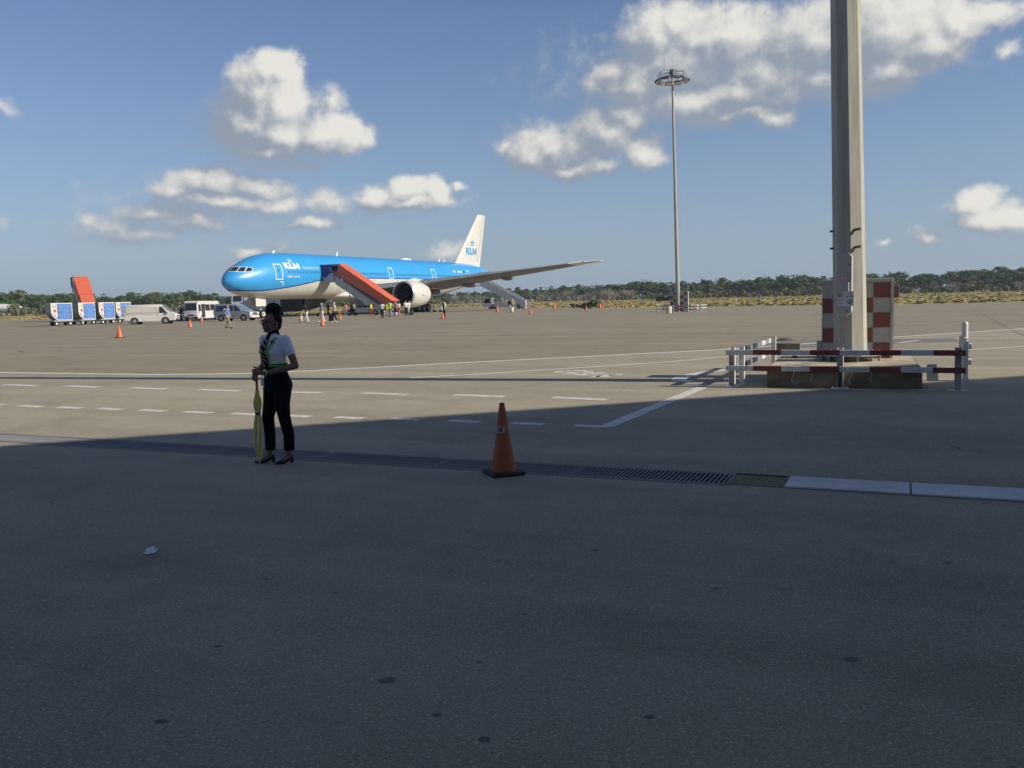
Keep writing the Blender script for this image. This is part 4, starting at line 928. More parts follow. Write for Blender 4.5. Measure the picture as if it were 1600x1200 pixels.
def stairs(label, loc, rz, H, xf, run, canopy, m_side, cab=False, scale=1.0):
    g = thing('passenger_stairs', label, 'boarding stairs', loc, rz); g.scale = (scale,) * 3
    W2 = .86; zs = lambda x: H - (x - xf) * (H - .18) / run
    b = MB(); b.box((xf / 2, 0, H - .07), (xf, 2 * W2 + .1, .14)); pf = b.build('platform', m_side, g)
    for sd in (-1, 1):
        b = MB(); b.box((xf / 2 - .1, sd * (W2 + .06), H + .52), (xf - .25, .05, 1.0)); b.box((xf / 2 - .1, sd * (W2 + .06), H + 1.05), (xf - .2, .07, .07)); b.build('side_panel', m_side, pf)
        b = MB(); b.cyl((xf, sd * (W2 + .08), H - .1), (xf, sd * (W2 + .08), H + 1.15), .055, n=8); b.build('post', M_WHITE, pf)
        b = MB(); up = .78 if canopy else 1.12
        b.prism([(xf, zs(xf) - .40), (xf + run, zs(xf + run) - .16), (xf + run + .25, .12), (xf + run + .25, up + .05), (xf, zs(xf) + up)], sd * W2, sd * (W2 + .06)); fl = b.build('flight_side', m_side, g)
        b = MB(); b.tube([(xf, sd * (W2 + .03), zs(xf) + up + .12), (xf + run + .2, sd * (W2 + .03), up + .18)], .035, 6); b.build('handrail', M_GALV if canopy else M_WHITE, fl)
        for k in range(6):
            x = xf + run * (k + .5) / 6; b = MB(); b.box((x, sd * (W2 + .068), zs(x) + up / 2 - .1), (.05, .02, up + .25)); b.build('rib', M_GALV, fl)
    n = 24
    for k in range(n):
        x = xf + run * (k + .5) / n; b = MB(); b.box((x, 0, zs(x) - .05), (run / n + .03, 2 * W2 - .04, .05)); b.build('step', M_WHITE, g)
    # chassis and lifting frame
    cx0, cx1 = xf + run * .26, xf + run * .93
    b = MB(); b.box(((cx0 + cx1) / 2 + .35, 0, .72), (cx1 - cx0 - 1.1, 1.65, .70), ch=.04); b.box(((cx0 + cx1) / 2, 0, .42), (cx1 - cx0, 1.2, .16)); b.build('chassis', m_side, g)
    b = MB(); zt = zs(cx0 + .3) - .4
    for sd in (-1, 1):
        b.cyl((cx0 + .2, sd * .7, .5), (cx0 + .2, sd * .7, zt + .1), .055, n=6); b.cyl((cx0 + 1.4, sd * .7, .9), (cx0 + 1.4, sd * .7, zs(cx0 + 1.4) - .35), .055, n=6)
        b.cyl((cx0 + .2, sd * .7, .8), (cx0 + 1.4, sd * .7, zs(cx0 + 1.4) - .4), .04, n=6); b.cyl((cx0 + 1.4, sd * .7, .8), (cx0 + .2, sd * .7, zt - .1), .04, n=6); b.cyl((cx0 + 1.4, sd * .7, zs(cx0 + 1.4) - .5), (cx0 + 3.2, sd * .7, 1.0), .045, n=6)
    b.build('lifting_frame', M_GALV, g)
    for x in (cx0 + .15, cx1 - .5):
        for sd in (-1, 1):
            b = MB(); b.lathe([(.2, -.14), (.36, -.15), (.40, -.08), (.40, .08), (.36, .15), (.2, .14)], 18, (x, sd * .78, .40), axis='Y'); wo = b.build('wheel', M_TYRE, g, smooth=40)
            b = MB(); b.lathe([(.20, sd * .10), (.16, sd * .155), (.04, sd * .15)], 12, (x, sd * .78, .40), axis='Y'); b.build('hub', M_RIM, wo)
    if canopy:
        A, B_, C_, D_ = (xf + .8, H + 2.25), (xf + run + 1.7, 1.95), (xf + run + .5, 1.50), (xf + .3, H + .82)
        def lerp(p, q, t): return (p[0] + (q[0] - p[0]) * t, p[1] + (q[1] - p[1]) * t)
        def shell(a, b_, c, d, W_, nm):
            s_ = MB()
            for sd in (-1, 1): s_.prism([a, b_, c, d], sd * W_, sd * (W_ - .04))
            s_.prism([a, b_, (b_[0] - .02, b_[1] - .05), (a[0] - .02, a[1] - .05)], -W_ + .041, W_ - .041); return s_.build(nm, M_CANRED, g)
        sh = lambda p: (p[0] - .02, p[1] - .07)
        shell(A, lerp(A, B_, .56), lerp(D_, C_, .56), D_, W2 + .16, 'canopy_upper'); cl_ = shell(sh(lerp(A, B_, .53)), sh(B_), (C_[0], C_[1] + .03), lerp(D_, C_, .53), W2 + .10, 'canopy_lower')
        b = MB(); b.box((A[0] / 2 - .25, 0, A[1] + .01), (A[0] + .7, 2 * W2 + .3, .07)); rf = b.build('platform_roof', M_CANRED, g)
        b = MB(); b.cyl((xf + .25, W2 + .1, D_[1]), (A[0] - .02, W2 + .1, A[1] - .05), .04, n=6); b.cyl((xf + .25, -W2 - .1, D_[1]), (A[0] - .02, -W2 - .1, A[1] - .05), .04, n=6); b.build('canopy_frame', M_AWN, rf)
        for sd in (-1, 1):
            b = MB(); b.prism([(-.55, A[1] - .05), (xf - .55, A[1] - .05), (xf - .05, H + 1.15), (xf - .55, H + 1.25), (.45, H + .55), (-.15, H + .9)], sd * (W2 + .12), sd * (W2 + .17)); b.build('awning', M_AWN, g)
        b = MB(); b.prism([(xf - .75, H + 1.9), (xf - .62, H + 1.9), (xf - .05, H + .9), (xf - .18, H + .9)], -(W2 + .20), -(W2 + .18)); b.build('awning_strap', M_LGREY, g)
        x = xf + run * .80; b = MB(); b.box((x, -(W2 + .085), zs(x) + .18), (.95, .02, .30)); b.build('side_emblem', M_ORED, g)
    if cab:
        b = MB(); b.prism([(cx0 - 1.2, .45), (cx0 - 1.25, 1.1), (cx0 - .95, 2.0), (cx0 + .35, 2.05), (cx0 + .4, .45)], -1.0, .15); cb_ = b.build('cab', M_WGREY, g)
        b = MB(); b.prism([(cx0 - 1.02, 1.1), (cx0 - .82, 1.88), (cx0 + .15, 1.9), (cx0 + .18, 1.1)], -1.02, -1.005); b.build('cab_window', M_GLS, cb_)
        b = MB(); b.add([(cx0 - 1.26, -.9, 1.15), (cx0 - 1.26, .05, 1.15), (cx0 - .985, .05, 1.95), (cx0 - .985, -.9, 1.95)], [(0, 1, 2, 3)]); b.build('windscreen', M_GLS, cb_, fixn=False)
    return g
def acw(x, yp, z=0): return ac.matrix_basis @ Vector((x, -yp, z))
bpy.context.view_layer.update()
RZ_OUT = math.radians(64.9 - 90)
stairs('boarding stairs with a long red canopy reaching the forward door of the airliner', acw(16.8, 3.12), RZ_OUT, 4.75, 2.0, 7.4, True, M_LGREY)
stairs('uncovered pale grey boarding stairs at the rear door of the airliner', acw(59.45, 2.75), RZ_OUT, 4.9, 2.3, 9.2, False, M_WGREY, cab=True)
fs = atd(142, 502, 130); fs.z = 0; dv = Vector((.55, -.835))
ls = stairs('spare red-canopied stairs standing behind the row of blue containers', (fs.x - dv.x * 9.6, fs.y - dv.y * 9.6, 0), math.atan2(dv.y, dv.x), 4.55, 2.0, 7.0, True, M_LGREY, scale=.97)
# ---- road vehicles: local x = forward
def slices(prof, W, inset):
    """side profile (x, z) lofted across y with rounded shoulders; inset(x, z, k) -> (x, z)"""
    zmin, zmax = min(z for x, z in prof), max(z for x, z in prof); cx = sum(x for x, z in prof) / len(prof); R = []
    for y, e in ((-W / 2, 1.0), (-W / 2 + .05, .45), (-W / 2 + .16, .1), (0, 0), (W / 2 - .16, .1), (W / 2 - .05, .45), (W / 2, 1.0)):
        ring = []
        for x, z in prof:
            t = max(0, (z - 1.0) / (zmax - 1.0)); f = e * inset
            yy = y * (1 - .14 * t) if abs(y) > .01 else 0
            ring.append((cx + (x - cx) * (1 - .03 * f), yy, z - f * .10 * t + f * .03 * (1 - t)))
        R.append(ring)
    m_ = MB(); m_.rings(R); return m_
def side_y(W, z, zmax): return W / 2 * (1 - .14 * max(0, (z - 1.0) / (zmax - 1.0)))
def car(name, label, cat, loc, rz, prof, W, wheels, rw, side_glass, screen, body, glass=M_GLS, front=None, group=None, sc=1.0, lower=None):
    g = thing(name, label, cat, loc, rz, group); g.scale = (sc,) * 3; zmax = max(z for x, z in prof)
    bo_ = slices(prof, W, 1.0).build('body', body, g, smooth=38)
    for pl_ in side_glass:
        for sd in (-1, 1):
            w_ = MB(); w_.add([(x, sd * (side_y(W, z, zmax) + .006), z) for x, z in pl_], [tuple(range(len(pl_)))]); w_.build('side_window', M_GLS, bo_, fixn=False)
    (x0, z0), (x1, z1) = screen; w_ = MB(); a, b_ = side_y(W, z0, zmax) * .90, side_y(W, z1, zmax) * .86
    w_.add([(x0 + .02, -a, z0), (x0 + .02, a, z0), (x1 + .02, b_, z1), (x1 + .02, -b_, z1)], [(0, 1, 2, 3)]); w_.build('windscreen', glass, bo_, fixn=False)
    for x in wheels:
        for sd in (-1, 1):
            yc = sd * (W / 2 - .11)
            ar = MB(); ar.lathe([(rw + .075, sd * .118), (rw + .075, sd * .132), (.02, sd * .132)], 20, (x, yc, rw), axis='Y'); ar.build('wheel_arch', M_PLAST, bo_)
            t_ = MB(); t_.lathe([(rw * .62, -.10), (rw * .93, -.12), (rw, -.07), (rw, .07), (rw * .93, .145), (rw * .62, .12)] if sd > 0 else [(rw * .62, -.12), (rw * .93, -.145), (rw, -.07), (rw, .07), (rw * .93, .12), (rw * .62, .10)], 22, (x, yc, rw), axis='Y'); wo = t_.build('wheel', M_TYRE, g, smooth=40)
            r_ = MB(); r_.lathe([(rw * .66, sd * .115), (rw * .60, sd * .137), (rw * .2, sd * .150), (.03, sd * .150)], 16, (x, yc, rw), axis='Y'); r_.build('rim', M_RIM, wo)
    xf_ = max(x for x, z in prof)
    for sd in (-1, 1):
        l_ = MB(); l_.box((xf_ - .10, sd * (W / 2 - .26), .86), (.22, .40, .20), ch=.04); l_.build('headlight', M_LIGHT, g)
        m_ = MB(); m_.box((screen[0][0] - .18, sd * (W / 2 + .10), 1.22), (.14, .20, .22), ch=.03); m_.build('mirror', body, g)
    b_ = MB(); b_.box((xf_ - .02, 0, .46), (.14, W - .12, .26), ch=.05); b_.build('bumper', lower or M_PLAST, g)
    b_ = MB(); b_.box((xf_ - .01, 0, .80), (.06, W * .42, .16)); b_.build('grille', M_PLAST, g)
    b_ = MB(); b_.box((xf_ + .055, 0, .50), (.012, .50, .12)); b_.build('number_plate', M_WHITE, g)
    xr_ = min(x for x, z in prof)
    for sd in (-1, 1):
        b_ = MB(); b_.box((xr_ + .03, sd * (W / 2 - .14), 1.0), (.06, .14, .34)); b_.build('tail_light', M_ORED, g)
    return g
VAN = [(-2.62, .42), (-2.64, 1.0), (-2.56, 1.95), (-2.40, 2.06), (.9, 2.06), (1.15, 1.98), (2.05, 1.22), (2.58, 1.02), (2.66, .80), (2.64, .36), (1.2, .27), (-1.2, .27)]
vh = math.radians(9)
van = car('panel_van', 'plain white panel van parked ahead of the blue container train', 'van', at(238, 506.2), vh, VAN, 1.88, (-1.55, 1.55), .335, [[(.98, 1.15), (1.72, 1.18), (1.25, 1.80), (.98, 1.82)]], ((2.02, 1.26), (1.18, 1.94)), M_CARW)
b = MB()
for sd in (-1, 1): b.add([(x, sd * (side_y(1.88, z, 2.06) + .004), z) for x, z in ((-2.35, 1.22), (.78, 1.22), (.78, 1.78), (-2.35, 1.78))], [(0, 1, 2, 3)])
tag(b.build('blank_panels', mat('van_panel', (.54, .52, .45), .45), van, fixn=False), kind='stuff')
b = MB()
for sd in (-1, 1): b.box((-.8, sd * .945, 1.08), (3.3, .012, .03)); b.box((.86, sd * .93, 1.1), (.02, .02, 1.3))
b.build('body_seam', mat('seam', (.35, .34, .30), .6), van)
MPV = [(-2.38, .45), (-2.42, 1.0), (-2.28, 1.80), (-2.10, 1.92), (.2, 1.93), (.55, 1.86), (1.45, 1.16), (2.25, .98), (2.40, .78), (2.38, .34), (1.1, .25), (-1.1, .25)]
mpv = car('people_carrier', 'silver people carrier with dark windows parked under the airliner nose', 'van', at(370, 501.2), math.radians(-15), MPV, 1.85, (-1.42, 1.45), .34, [[(-2.1, 1.12), (.12, 1.12), (.10, 1.74), (-2.0, 1.72)], [(.28, 1.12), (1.12, 1.13), (.56, 1.72), (.28, 1.76)]], ((1.42, 1.20), (.58, 1.82)), M_CARS, glass=M_GLSL, lower=M_CARW)
BUS = [(-3.4, .5), (-3.45, 1.2), (-3.35, 2.45), (-3.15, 2.60), (2.9, 2.62), (3.2, 2.50), (3.42, 1.45), (3.48, .9), (3.45, .36), (1.6, .32), (-1.6, .32)]
bus = car('minibus', 'white-roofed minibus with an open door beside the silver people carrier', 'bus', at(318, 500.8), math.radians(-98), BUS, 2.05, (-1.9, 2.25), .38, [[(-3.1, 1.35), (-1.75, 1.35), (-1.75, 2.2), (-3.05, 2.2)], [(-1.6, 1.35), (-.25, 1.35), (-.25, 2.2), (-1.6, 2.2)], [(-.1, 1.35), (1.2, 1.35), (1.2, 2.2), (-.1, 2.2)], [(2.45, 1.3), (3.2, 1.32), (3.1, 2.2), (2.45, 2.2)]], ((3.42, 1.42), (3.24, 2.40)), M_BUSW, sc=.90)
b = MB(); b.prism([(-3.34, 2.42), (-3.15, 2.64), (2.9, 2.66), (3.22, 2.46), (3.24, 2.40), (-3.36, 2.34)], -.96, .96); b.build('roof', M_BUSW, bus)
b = MB(); b.prism([(1.4, .45), (2.3, .45), (2.3, 2.25), (1.4, 2.25)], .985, 1.02); b.build('open_doorway', M_PLAST, bus)
# baggage tractor
tp0 = at(281, 501.0)
tr = thing('baggage_tractor', 'low white baggage tractor with a steering wheel between van and minibus', 'baggage tractor', tp0, math.radians(150))
b = MB(); b.prism([(-1.35, .35), (-1.35, .78), (.35, .80), (.45, 1.05), (1.30, 1.0), (1.42, .40)], -.62, .62); b.build('body', M_BUSW, tr, smooth=30)
b = MB(); b.box((-.35, 0, .92), (.5, 1.0, .14), ch=.03); b.box((-.62, 0, 1.22), (.10, .95, .5), ch=.03); b.build('seat', M_PLAST, tr)
b = MB(); b.cyl((.50, .3, 1.0), (.28, .3, 1.32), .025, n=6); b.lathe([(.19, -.012), (.20, 0), (.19, .012)], 16, (.27, .3, 1.33)); b.build('steering_wheel', M_PLAST, tr)
for x in (-.85, .9):
    for sd in (-1, 1):
        b = MB(); b.lathe([(.18, -.12), (.33, -.13), (.36, -.07), (.36, .07), (.33, .13), (.18, .12)], 18, (x, sd * .58, .36), axis='Y'); wo = b.build('wheel', M_TYRE, tr, smooth=40)
        b = MB(); b.lathe([(.2, sd * .10), (.15, sd * .135), (.03, sd * .13)], 12, (x, sd * .58, .36), axis='Y'); b.build('hub', M_BUSW, wo)
b = MB(); b.cyl((-1.1, -.5, .75), (-1.1, -.5, 1.55), .03, n=6); b.lathe([(.06, 1.5), (.07, 1.56), (.06, 1.66), (.02, 1.68)], 10, (-1.1, -.5, 0)); b.build('beacon', M_ORANGEF, tr)
# box truck / cargo loader behind the nose gear
lp = atd(408, 491, 133); lp.z = 0
ld_ = thing('catering_truck', 'grey high-sided service truck standing behind the nose gear', 'truck', lp, math.radians(178))
b = MB(); b.box((-.6, 0, 2.35), (5.4, 2.4, 2.35), ch=.05); b.build('box_body', M_TRUCKG, ld_)
b = MB(); b.prism([(2.15, .6), (2.15, 3.45), (3.75, 3.45), (3.95, 2.4), (4.0, .6)], -1.15, 1.15); cb2 = b.build('cab', M_TRUCKG, ld_)
b = MB(); b.prism([(2.4, 2.35), (2.4, 3.15), (3.6, 3.15), (3.72, 2.35)], 1.155, 1.17); b.build('cab_window', M_GLS, cb2)
b = MB(); b.box((-.4, 0, .85), (7.6, 2.0, .45)); b.box((-4.6, 0, 1.6), (2.6, 2.3, 1.9)); b.build('chassis', M_PLAST, ld_)
b = MB(); b.box((-.6, 1.215, 2.3), (.06, .03, 2.2)); b.box((1.2, 1.215, 2.3), (.06, .03, 2.2)); b.box((-2.4, 1.215, 2.3), (.06, .03, 2.2)); b.build('door_frame', M_GALV, ld_)
for x in (-2.6, 2.8):
    for sd in (-1, 1): b = MB(); b.lathe([(.25, -.16), (.46, -.16), (.5, -.1), (.5, .1), (.46, .16), (.25, .16)], 18, (x, sd * 1.0, .5), axis='Y'); b.build('wheel', M_TYRE, ld_, smooth=40)
# white ground unit by the main gear
gp = at(684, 487.5); gu = thing('ground_power_unit', 'small white wedge-shaped ground unit beside the main wheels', 'ground unit', gp, math.radians(-10))
b = MB(); b.prism([(-.75, .25), (-.75, .55), (.35, .65), (.45, 1.15), (.8, 1.15), (.8, .25)], -.5, .5); b.build('housing', M_BUSW, gu)
for x in (-.5, .5):
    for sd in (-1, 1): b = MB(); b.lathe([(.1, -.06), (.18, -.06), (.18, .06), (.1, .06)], 12, (x, sd * .46, .18), axis='Y'); b.build('wheel', M_TYRE, gu)
b = MB(); b.cyl((-.7, 0, .4), (-1.5, 0, .2), .03, n=6); b.build('tow_bar', M_GALV, gu)
# ---- containers on dollies
def dolly_container(lab_c, lab_d, loc, rz, sc):
    d = thing('container_dolly', lab_d, 'dolly', loc, rz, 'dollies in the container train'); d.scale = (sc,) * 3
    b = MB(); b.box((0, 0, .46), (1.75, 1.55, .10), ch=.02); b.box((0, 0, .36), (1.5, .3, .12)); b.build('deck', M_LGREY, d)
    for x in (-.62, .62):
        for y in (-.62, .62):
            b = MB(); b.lathe([(.08, -.07), (.18, -.08), (.20, -.04), (.20, .04), (.18, .08), (.08, .07)], 14, (x, y, .20), axis='Y'); wo = b.build('wheel', M_TYRE, d, smooth=40)
            b = MB(); b.lathe([(.10, -.085 if y < 0 else .085), (.03, -.09 if y < 0 else .09)], 10, (x, y, .20), axis='Y'); b.build('hub', M_FRAMEW, wo)
    b = MB(); b.cyl((.8, 0, .38), (1.75, 0, .30), .035, n=6); b.build('tow_bar', M_PLAST, d)
    c = thing('baggage_container', lab_c, 'container', Vector(loc) + Vector((0, 0, .515 * sc)), rz, 'containers in the train'); c.scale = (sc,) * 3
    prof = [(.78, 0), (-.46, 0), (-.66, .10), (-.86, .28), (-1.0, .48), (-1.08, .72), (-1.08, 1.66), (.86, 1.66), (.86, .08)]
    b = MB(); b.prism(prof, -.74, .76); b.build('shell', M_ALU, c)
    fr_ = MB(); rim = [(x * .985 - .01, z * .985 + .012) for x, z in prof]; inn = [(x * .90 - .012, .83 + (z - .83) * .90) for x, z in prof]
    nP = len(prof); fr_.add([(x, -.765, z) for x, z in rim] + [(x, -.765, z) for x, z in inn] + [(x, -.735, z) for x, z in rim], [(i, (i + 1) % nP, nP + (i + 1) % nP, nP + i) for i in range(nP)] + [(i, (i + 1) % nP, 2 * nP + (i + 1) % nP, 2 * nP + i) for i in range(nP)]); fr_.build('front_frame', M_FRAMEW, c, fixn=False)
    b = MB(); b.prism([(-.96, .75), (-.52, .22), (-.52, 1.56), (-.96, 1.56)], -.756, -.742); pn = b.build('logo_panel', M_FRAMEW, c)
    b = MB(); b.box((-.73, -.762, .92), (.26, .01, .30)); b.build('logo', M_ORED, pn); b = MB(); b.box((-.86, -.762, 1.34), (.07, .01, .22)); b.box((-.62, -.762, 1.34), (.06, .01, .22)); tag(b.build('print', M_INK, pn), kind='stuff')
    b = MB()
    R_ = []
    for k in range(15):
        x = -.50 + 1.29 * k / 14; R_.append((x, -.762 - .016 * math.sin(k * 1.9) ** 2))
    b.add([(x, y, .06) for x, y in R_] + [(x, y, 1.58) for x, y in R_], [(k, k + 1, 16 + k, 15 + k) for k in range(14)]); cu = b.build('curtain', M_CURT, c, fixn=False)
    b = MB()
    for z in (.30, .75, 1.15):
        for x in (-.40, .68): b.box((x, -.79, z), (.20, .015, .035))
    tag(b.build('straps', M_PLAST, cu), kind='stuff')
    return c
DL = [(96, 508.8, 44, 1.14, 'container with a blue curtain and grey curved flank, last of the train', 'dolly under the last container of the train'), (131, 507.0, 63, 1.14, 'blue-curtained container coupled next ahead of the last one', 'dolly next ahead of the last one in the train'),
      (162, 505.8, 64, 1.14, 'third blue-curtained container counted from the tail of the train', 'third dolly counted from the tail of the train'), (188, 504.6, 64, 1.14, 'blue-curtained container coupled right behind the white van', 'dolly coupled right behind the white van')]
for (u, v, a, sc, l1, l2) in DL:
    p = at(u, v); dolly_container(l1, l2, p, math.radians(a), sc)
# ---- small jet far away beyond the fence
M_JET = mat('jet_white', (.60, .61, .60), .4); M_JETG = mat('jet_grey', (.32, .34, .36), .4)
jp = atd(38, 485, 330); jt = thing('distant_jet', 'white jet parked far off behind the fence by the trees', 'airliner', (jp.x, jp.y, 0), math.radians(8))
mb = MB(); R_ = []
for x, zc, r in ((0, 2.3, .05), (-.35, 2.4, .55), (-1.0, 2.5, .95), (-2.2, 2.65, 1.35), (-4, 2.75, 1.6), (-7, 2.8, 1.65), (-20, 2.8, 1.65), (-27, 3.1, 1.2), (-33, 3.7, .3)): R_.append([(x, r * math.cos(t), zc + r * math.sin(t)) for t in [2 * PI * k / 24 for k in range(24)]])
for i in range(len(R_) - 1):
    for k in range(24):
        mb.m = 0 if 0 <= k < 12 and R_[i][k][2] > 2.75 else 1
        mb.add([R_[i][k], R_[i][(k + 1) % 24], R_[i + 1][(k + 1) % 24], R_[i + 1][k]], [(0, 1, 2, 3)])
mb.build('fuselage', [M_JET, M_JETG], jt, smooth=60)
mb = MB(); mb.prism([(-1.5, 3.0), (-2.6, 3.0), (-2.6, 3.5), (-2.0, 3.5)], -1.40, 1.40); mb.build('cockpit_glass', M_PANE, jt)
for sd in (-1, 1):
    mb = MB(); mb.rings([[(-11, sd * 1.2, 1.9), (-17, sd * 1.2, 1.9), (-17, sd * 1.2, 2.2), (-11, sd * 1.2, 2.3)], [(-18, sd * 13, 2.7), (-20, sd * 13, 2.7), (-20, sd * 13, 2.8), (-18, sd * 13, 2.8)]]); mb.build('wing', M_JET, jt)
    mb = MB(); mb.lathe([(.6, 0), (.8, .4), (.8, 2.4), (.5, 3.4)], 16, (-12.6, sd * 4.8, 1.35), axis='X'); mb.build('engine', M_JET, jt, smooth=40)
mb = MB(); mb.prism([(-26, 3.9), (-33, 4.2), (-34, 9.0), (-31.5, 9.0)], -.15, .15); mb.build('fin', M_JET, jt)
mb = MB(); mb.cyl((-3, 0, 0), (-3, 0, 1.4), .2, n=8); mb.cyl((-15, 2, 0), (-15, 2, 1.5), .35, n=8); mb.cyl((-15, -2, 0), (-15, -2, 1.5), .35, n=8); tag(mb.build('landing_gear', M_TYRE, jt), kind='stuff')
# dark board and small markers in the grass
p = at(1038, 471.5); p = Vector((p.x, p.y, 0)); p = atd(1039, 470, 190); p.z = 0
g = thing('sign_board', 'long dark board on short legs in the dry grass before the distant mast', 'sign board', p, RZB)
b = MB(); b.box((0, 0, .95), (3.9, .12, .75)); b.build('panel', M_PLAST, g)
for x in (-1.5, 0, 1.5): b = MB(); b.cyl((x, 0, 0), (x, 0, .6), .05, n=6); b.build('leg', M_PLAST, g)
for (u, v, D, lab) in ((925, 470.5, 230, 'small white marker box in the grass past the dark bush'), (861, 474.8, 210, 'small black and white marker in the grass near the tall cone'), (1150, 465.5, 220, 'tiny white marker in the grass right of the distant mast'), (1401, 458.5, 220, 'tiny white marker in the grass beyond the checkered cabinet')):
    p = atd(u, v, D); p.z = 0; b = MB(); b.box((0, 0, .22), (.55, .5, .44), ch=.06); b.cyl((0, 0, .4), (0, 0, .62), .09, n=8); o = b.build('runway_marker', M_WHITE); o.location = p; tag(o, lab, 'marker')
p1, p2 = atd(700, 480.5, 225), atd(900, 472.8, 260); b = MB(); stroke(b, [(p1.x, p1.y), (p2.x, p2.y)], .9, .05); o = b.build('taxiway_strip', M_PAINT, None, fixn=False); o['kind'] = 'structure'
# ---------------------------------------------------------------- people
class Blob(MB):
    def cap(s, p0, r0, p1, r1, n=10):
        p0, p1 = Vector(p0), Vector(p1); d = (p1 - p0); L = d.length
        if L < 1e-5: return s.ell(p0, r0, n, 8)
        d /= L; pts, rr = [], []
        for k in range(4, -1, -1): a = PI / 2 * k / 4.3; pts.append(p0 - d * r0 * math.sin(a)); rr.append(max(.0008, r0 * math.cos(a)))
        for k in range(0, 5): a = PI / 2 * k / 4.3; pts.append(p1 + d * r1 * math.sin(a)); rr.append(max(.0008, r1 * math.cos(a)))
        return s.tube(pts, rr, n)
    def chain(s, P, n=10):
        for (a, ra), (b, rb) in zip(P, P[1:]): s.cap(a, ra, b, rb, n)
        return s
    def loft(s, T, n=24, p=2.0):
        """T = (z, half width, half depth, y offset)"""
        R = []
        for z, hw, hd, yo in T:
            R.append([(hw * math.copysign(abs(math.cos(t)) ** (2 / p), math.cos(t)), yo + hd * math.copysign(abs(math.sin(t)) ** (2 / p), math.sin(t)), z) for t in [2 * PI * j / n for j in range(n)]])
        return s.rings(R)
    def skinned(s, name, voxel, m, parent, smooth=3, fac=.5):
        me = s.mesh(name); o = bpy.data.objects.new('tmp', me); COL.objects.link(o)
        r = o.modifiers.new('r', 'REMESH'); r.mode = 'VOXEL'; r.voxel_size = voxel; r.use_smooth_shade = True
        if smooth: q = o.modifiers.new('s', 'SMOOTH'); q.factor = fac; q.iterations = smooth
        dg = bpy.context.evaluated_depsgraph_get(); dg.update(); me2 = bpy.data.meshes.new_from_object(o.evaluated_get(dg))
        bpy.data.objects.remove(o); bpy.data.meshes.remove(me); me2.name = name; me2.materials.clear(); me2.materials.append(m)
        me2.polygons.foreach_set('use_smooth', [True] * len(me2.polygons)); return link(name, me2, parent)
def cloth(name, col, **k): return mat(name, col, .85, spec=.15, **k)
M_SK1 = mat('skin_deep', (.21, .115, .082), .5, var=.12, vscale=20); M_SK2 = mat('skin_brown', (.22, .115, .07), .55); M_SK3 = mat('skin_light', (.52, .33, .25), .55)
C_WHITE = cloth('cloth_white', (.68, .67, .64)); C_BLACK = cloth('cloth_black', (.014, .014, .017)); C_DARK = cloth('cloth_dark', (.035, .032, .035)); C_BLUE = cloth('cloth_blue', (.12, .19, .42)); C_KHAKI = cloth('cloth_khaki', (.30, .23, .14))
C_YEL = cloth('vest_yellow', (.62, .66, .05)); C_LEMON = cloth('shirt_lemon', (.72, .70, .26)); C_GREYB = cloth('cloth_grey_blue', (.22, .26, .33)); C_GREY = cloth('cloth_grey', (.40, .40, .40)); C_ORA = cloth('vest_orange', (.62, .14, .05)); C_WINE = cloth('cloth_wine', (.26, .04, .05)); C_PINK = cloth('cloth_pink', (.62, .42, .42)); C_GRN = cloth('cloth_green', (.28, .55, .16))
M_HAIRD = mat('hair_dark', (.012, .010, .010), .8); M_HAIRG = mat('hair_grey', (.45, .42, .38), .8); M_SHOE = mat('shoe_black', (.015, .015, .015), .4); M_SHOEW = mat('shoe_white', (.6, .6, .58), .6)
GRP = 'people on the apron'
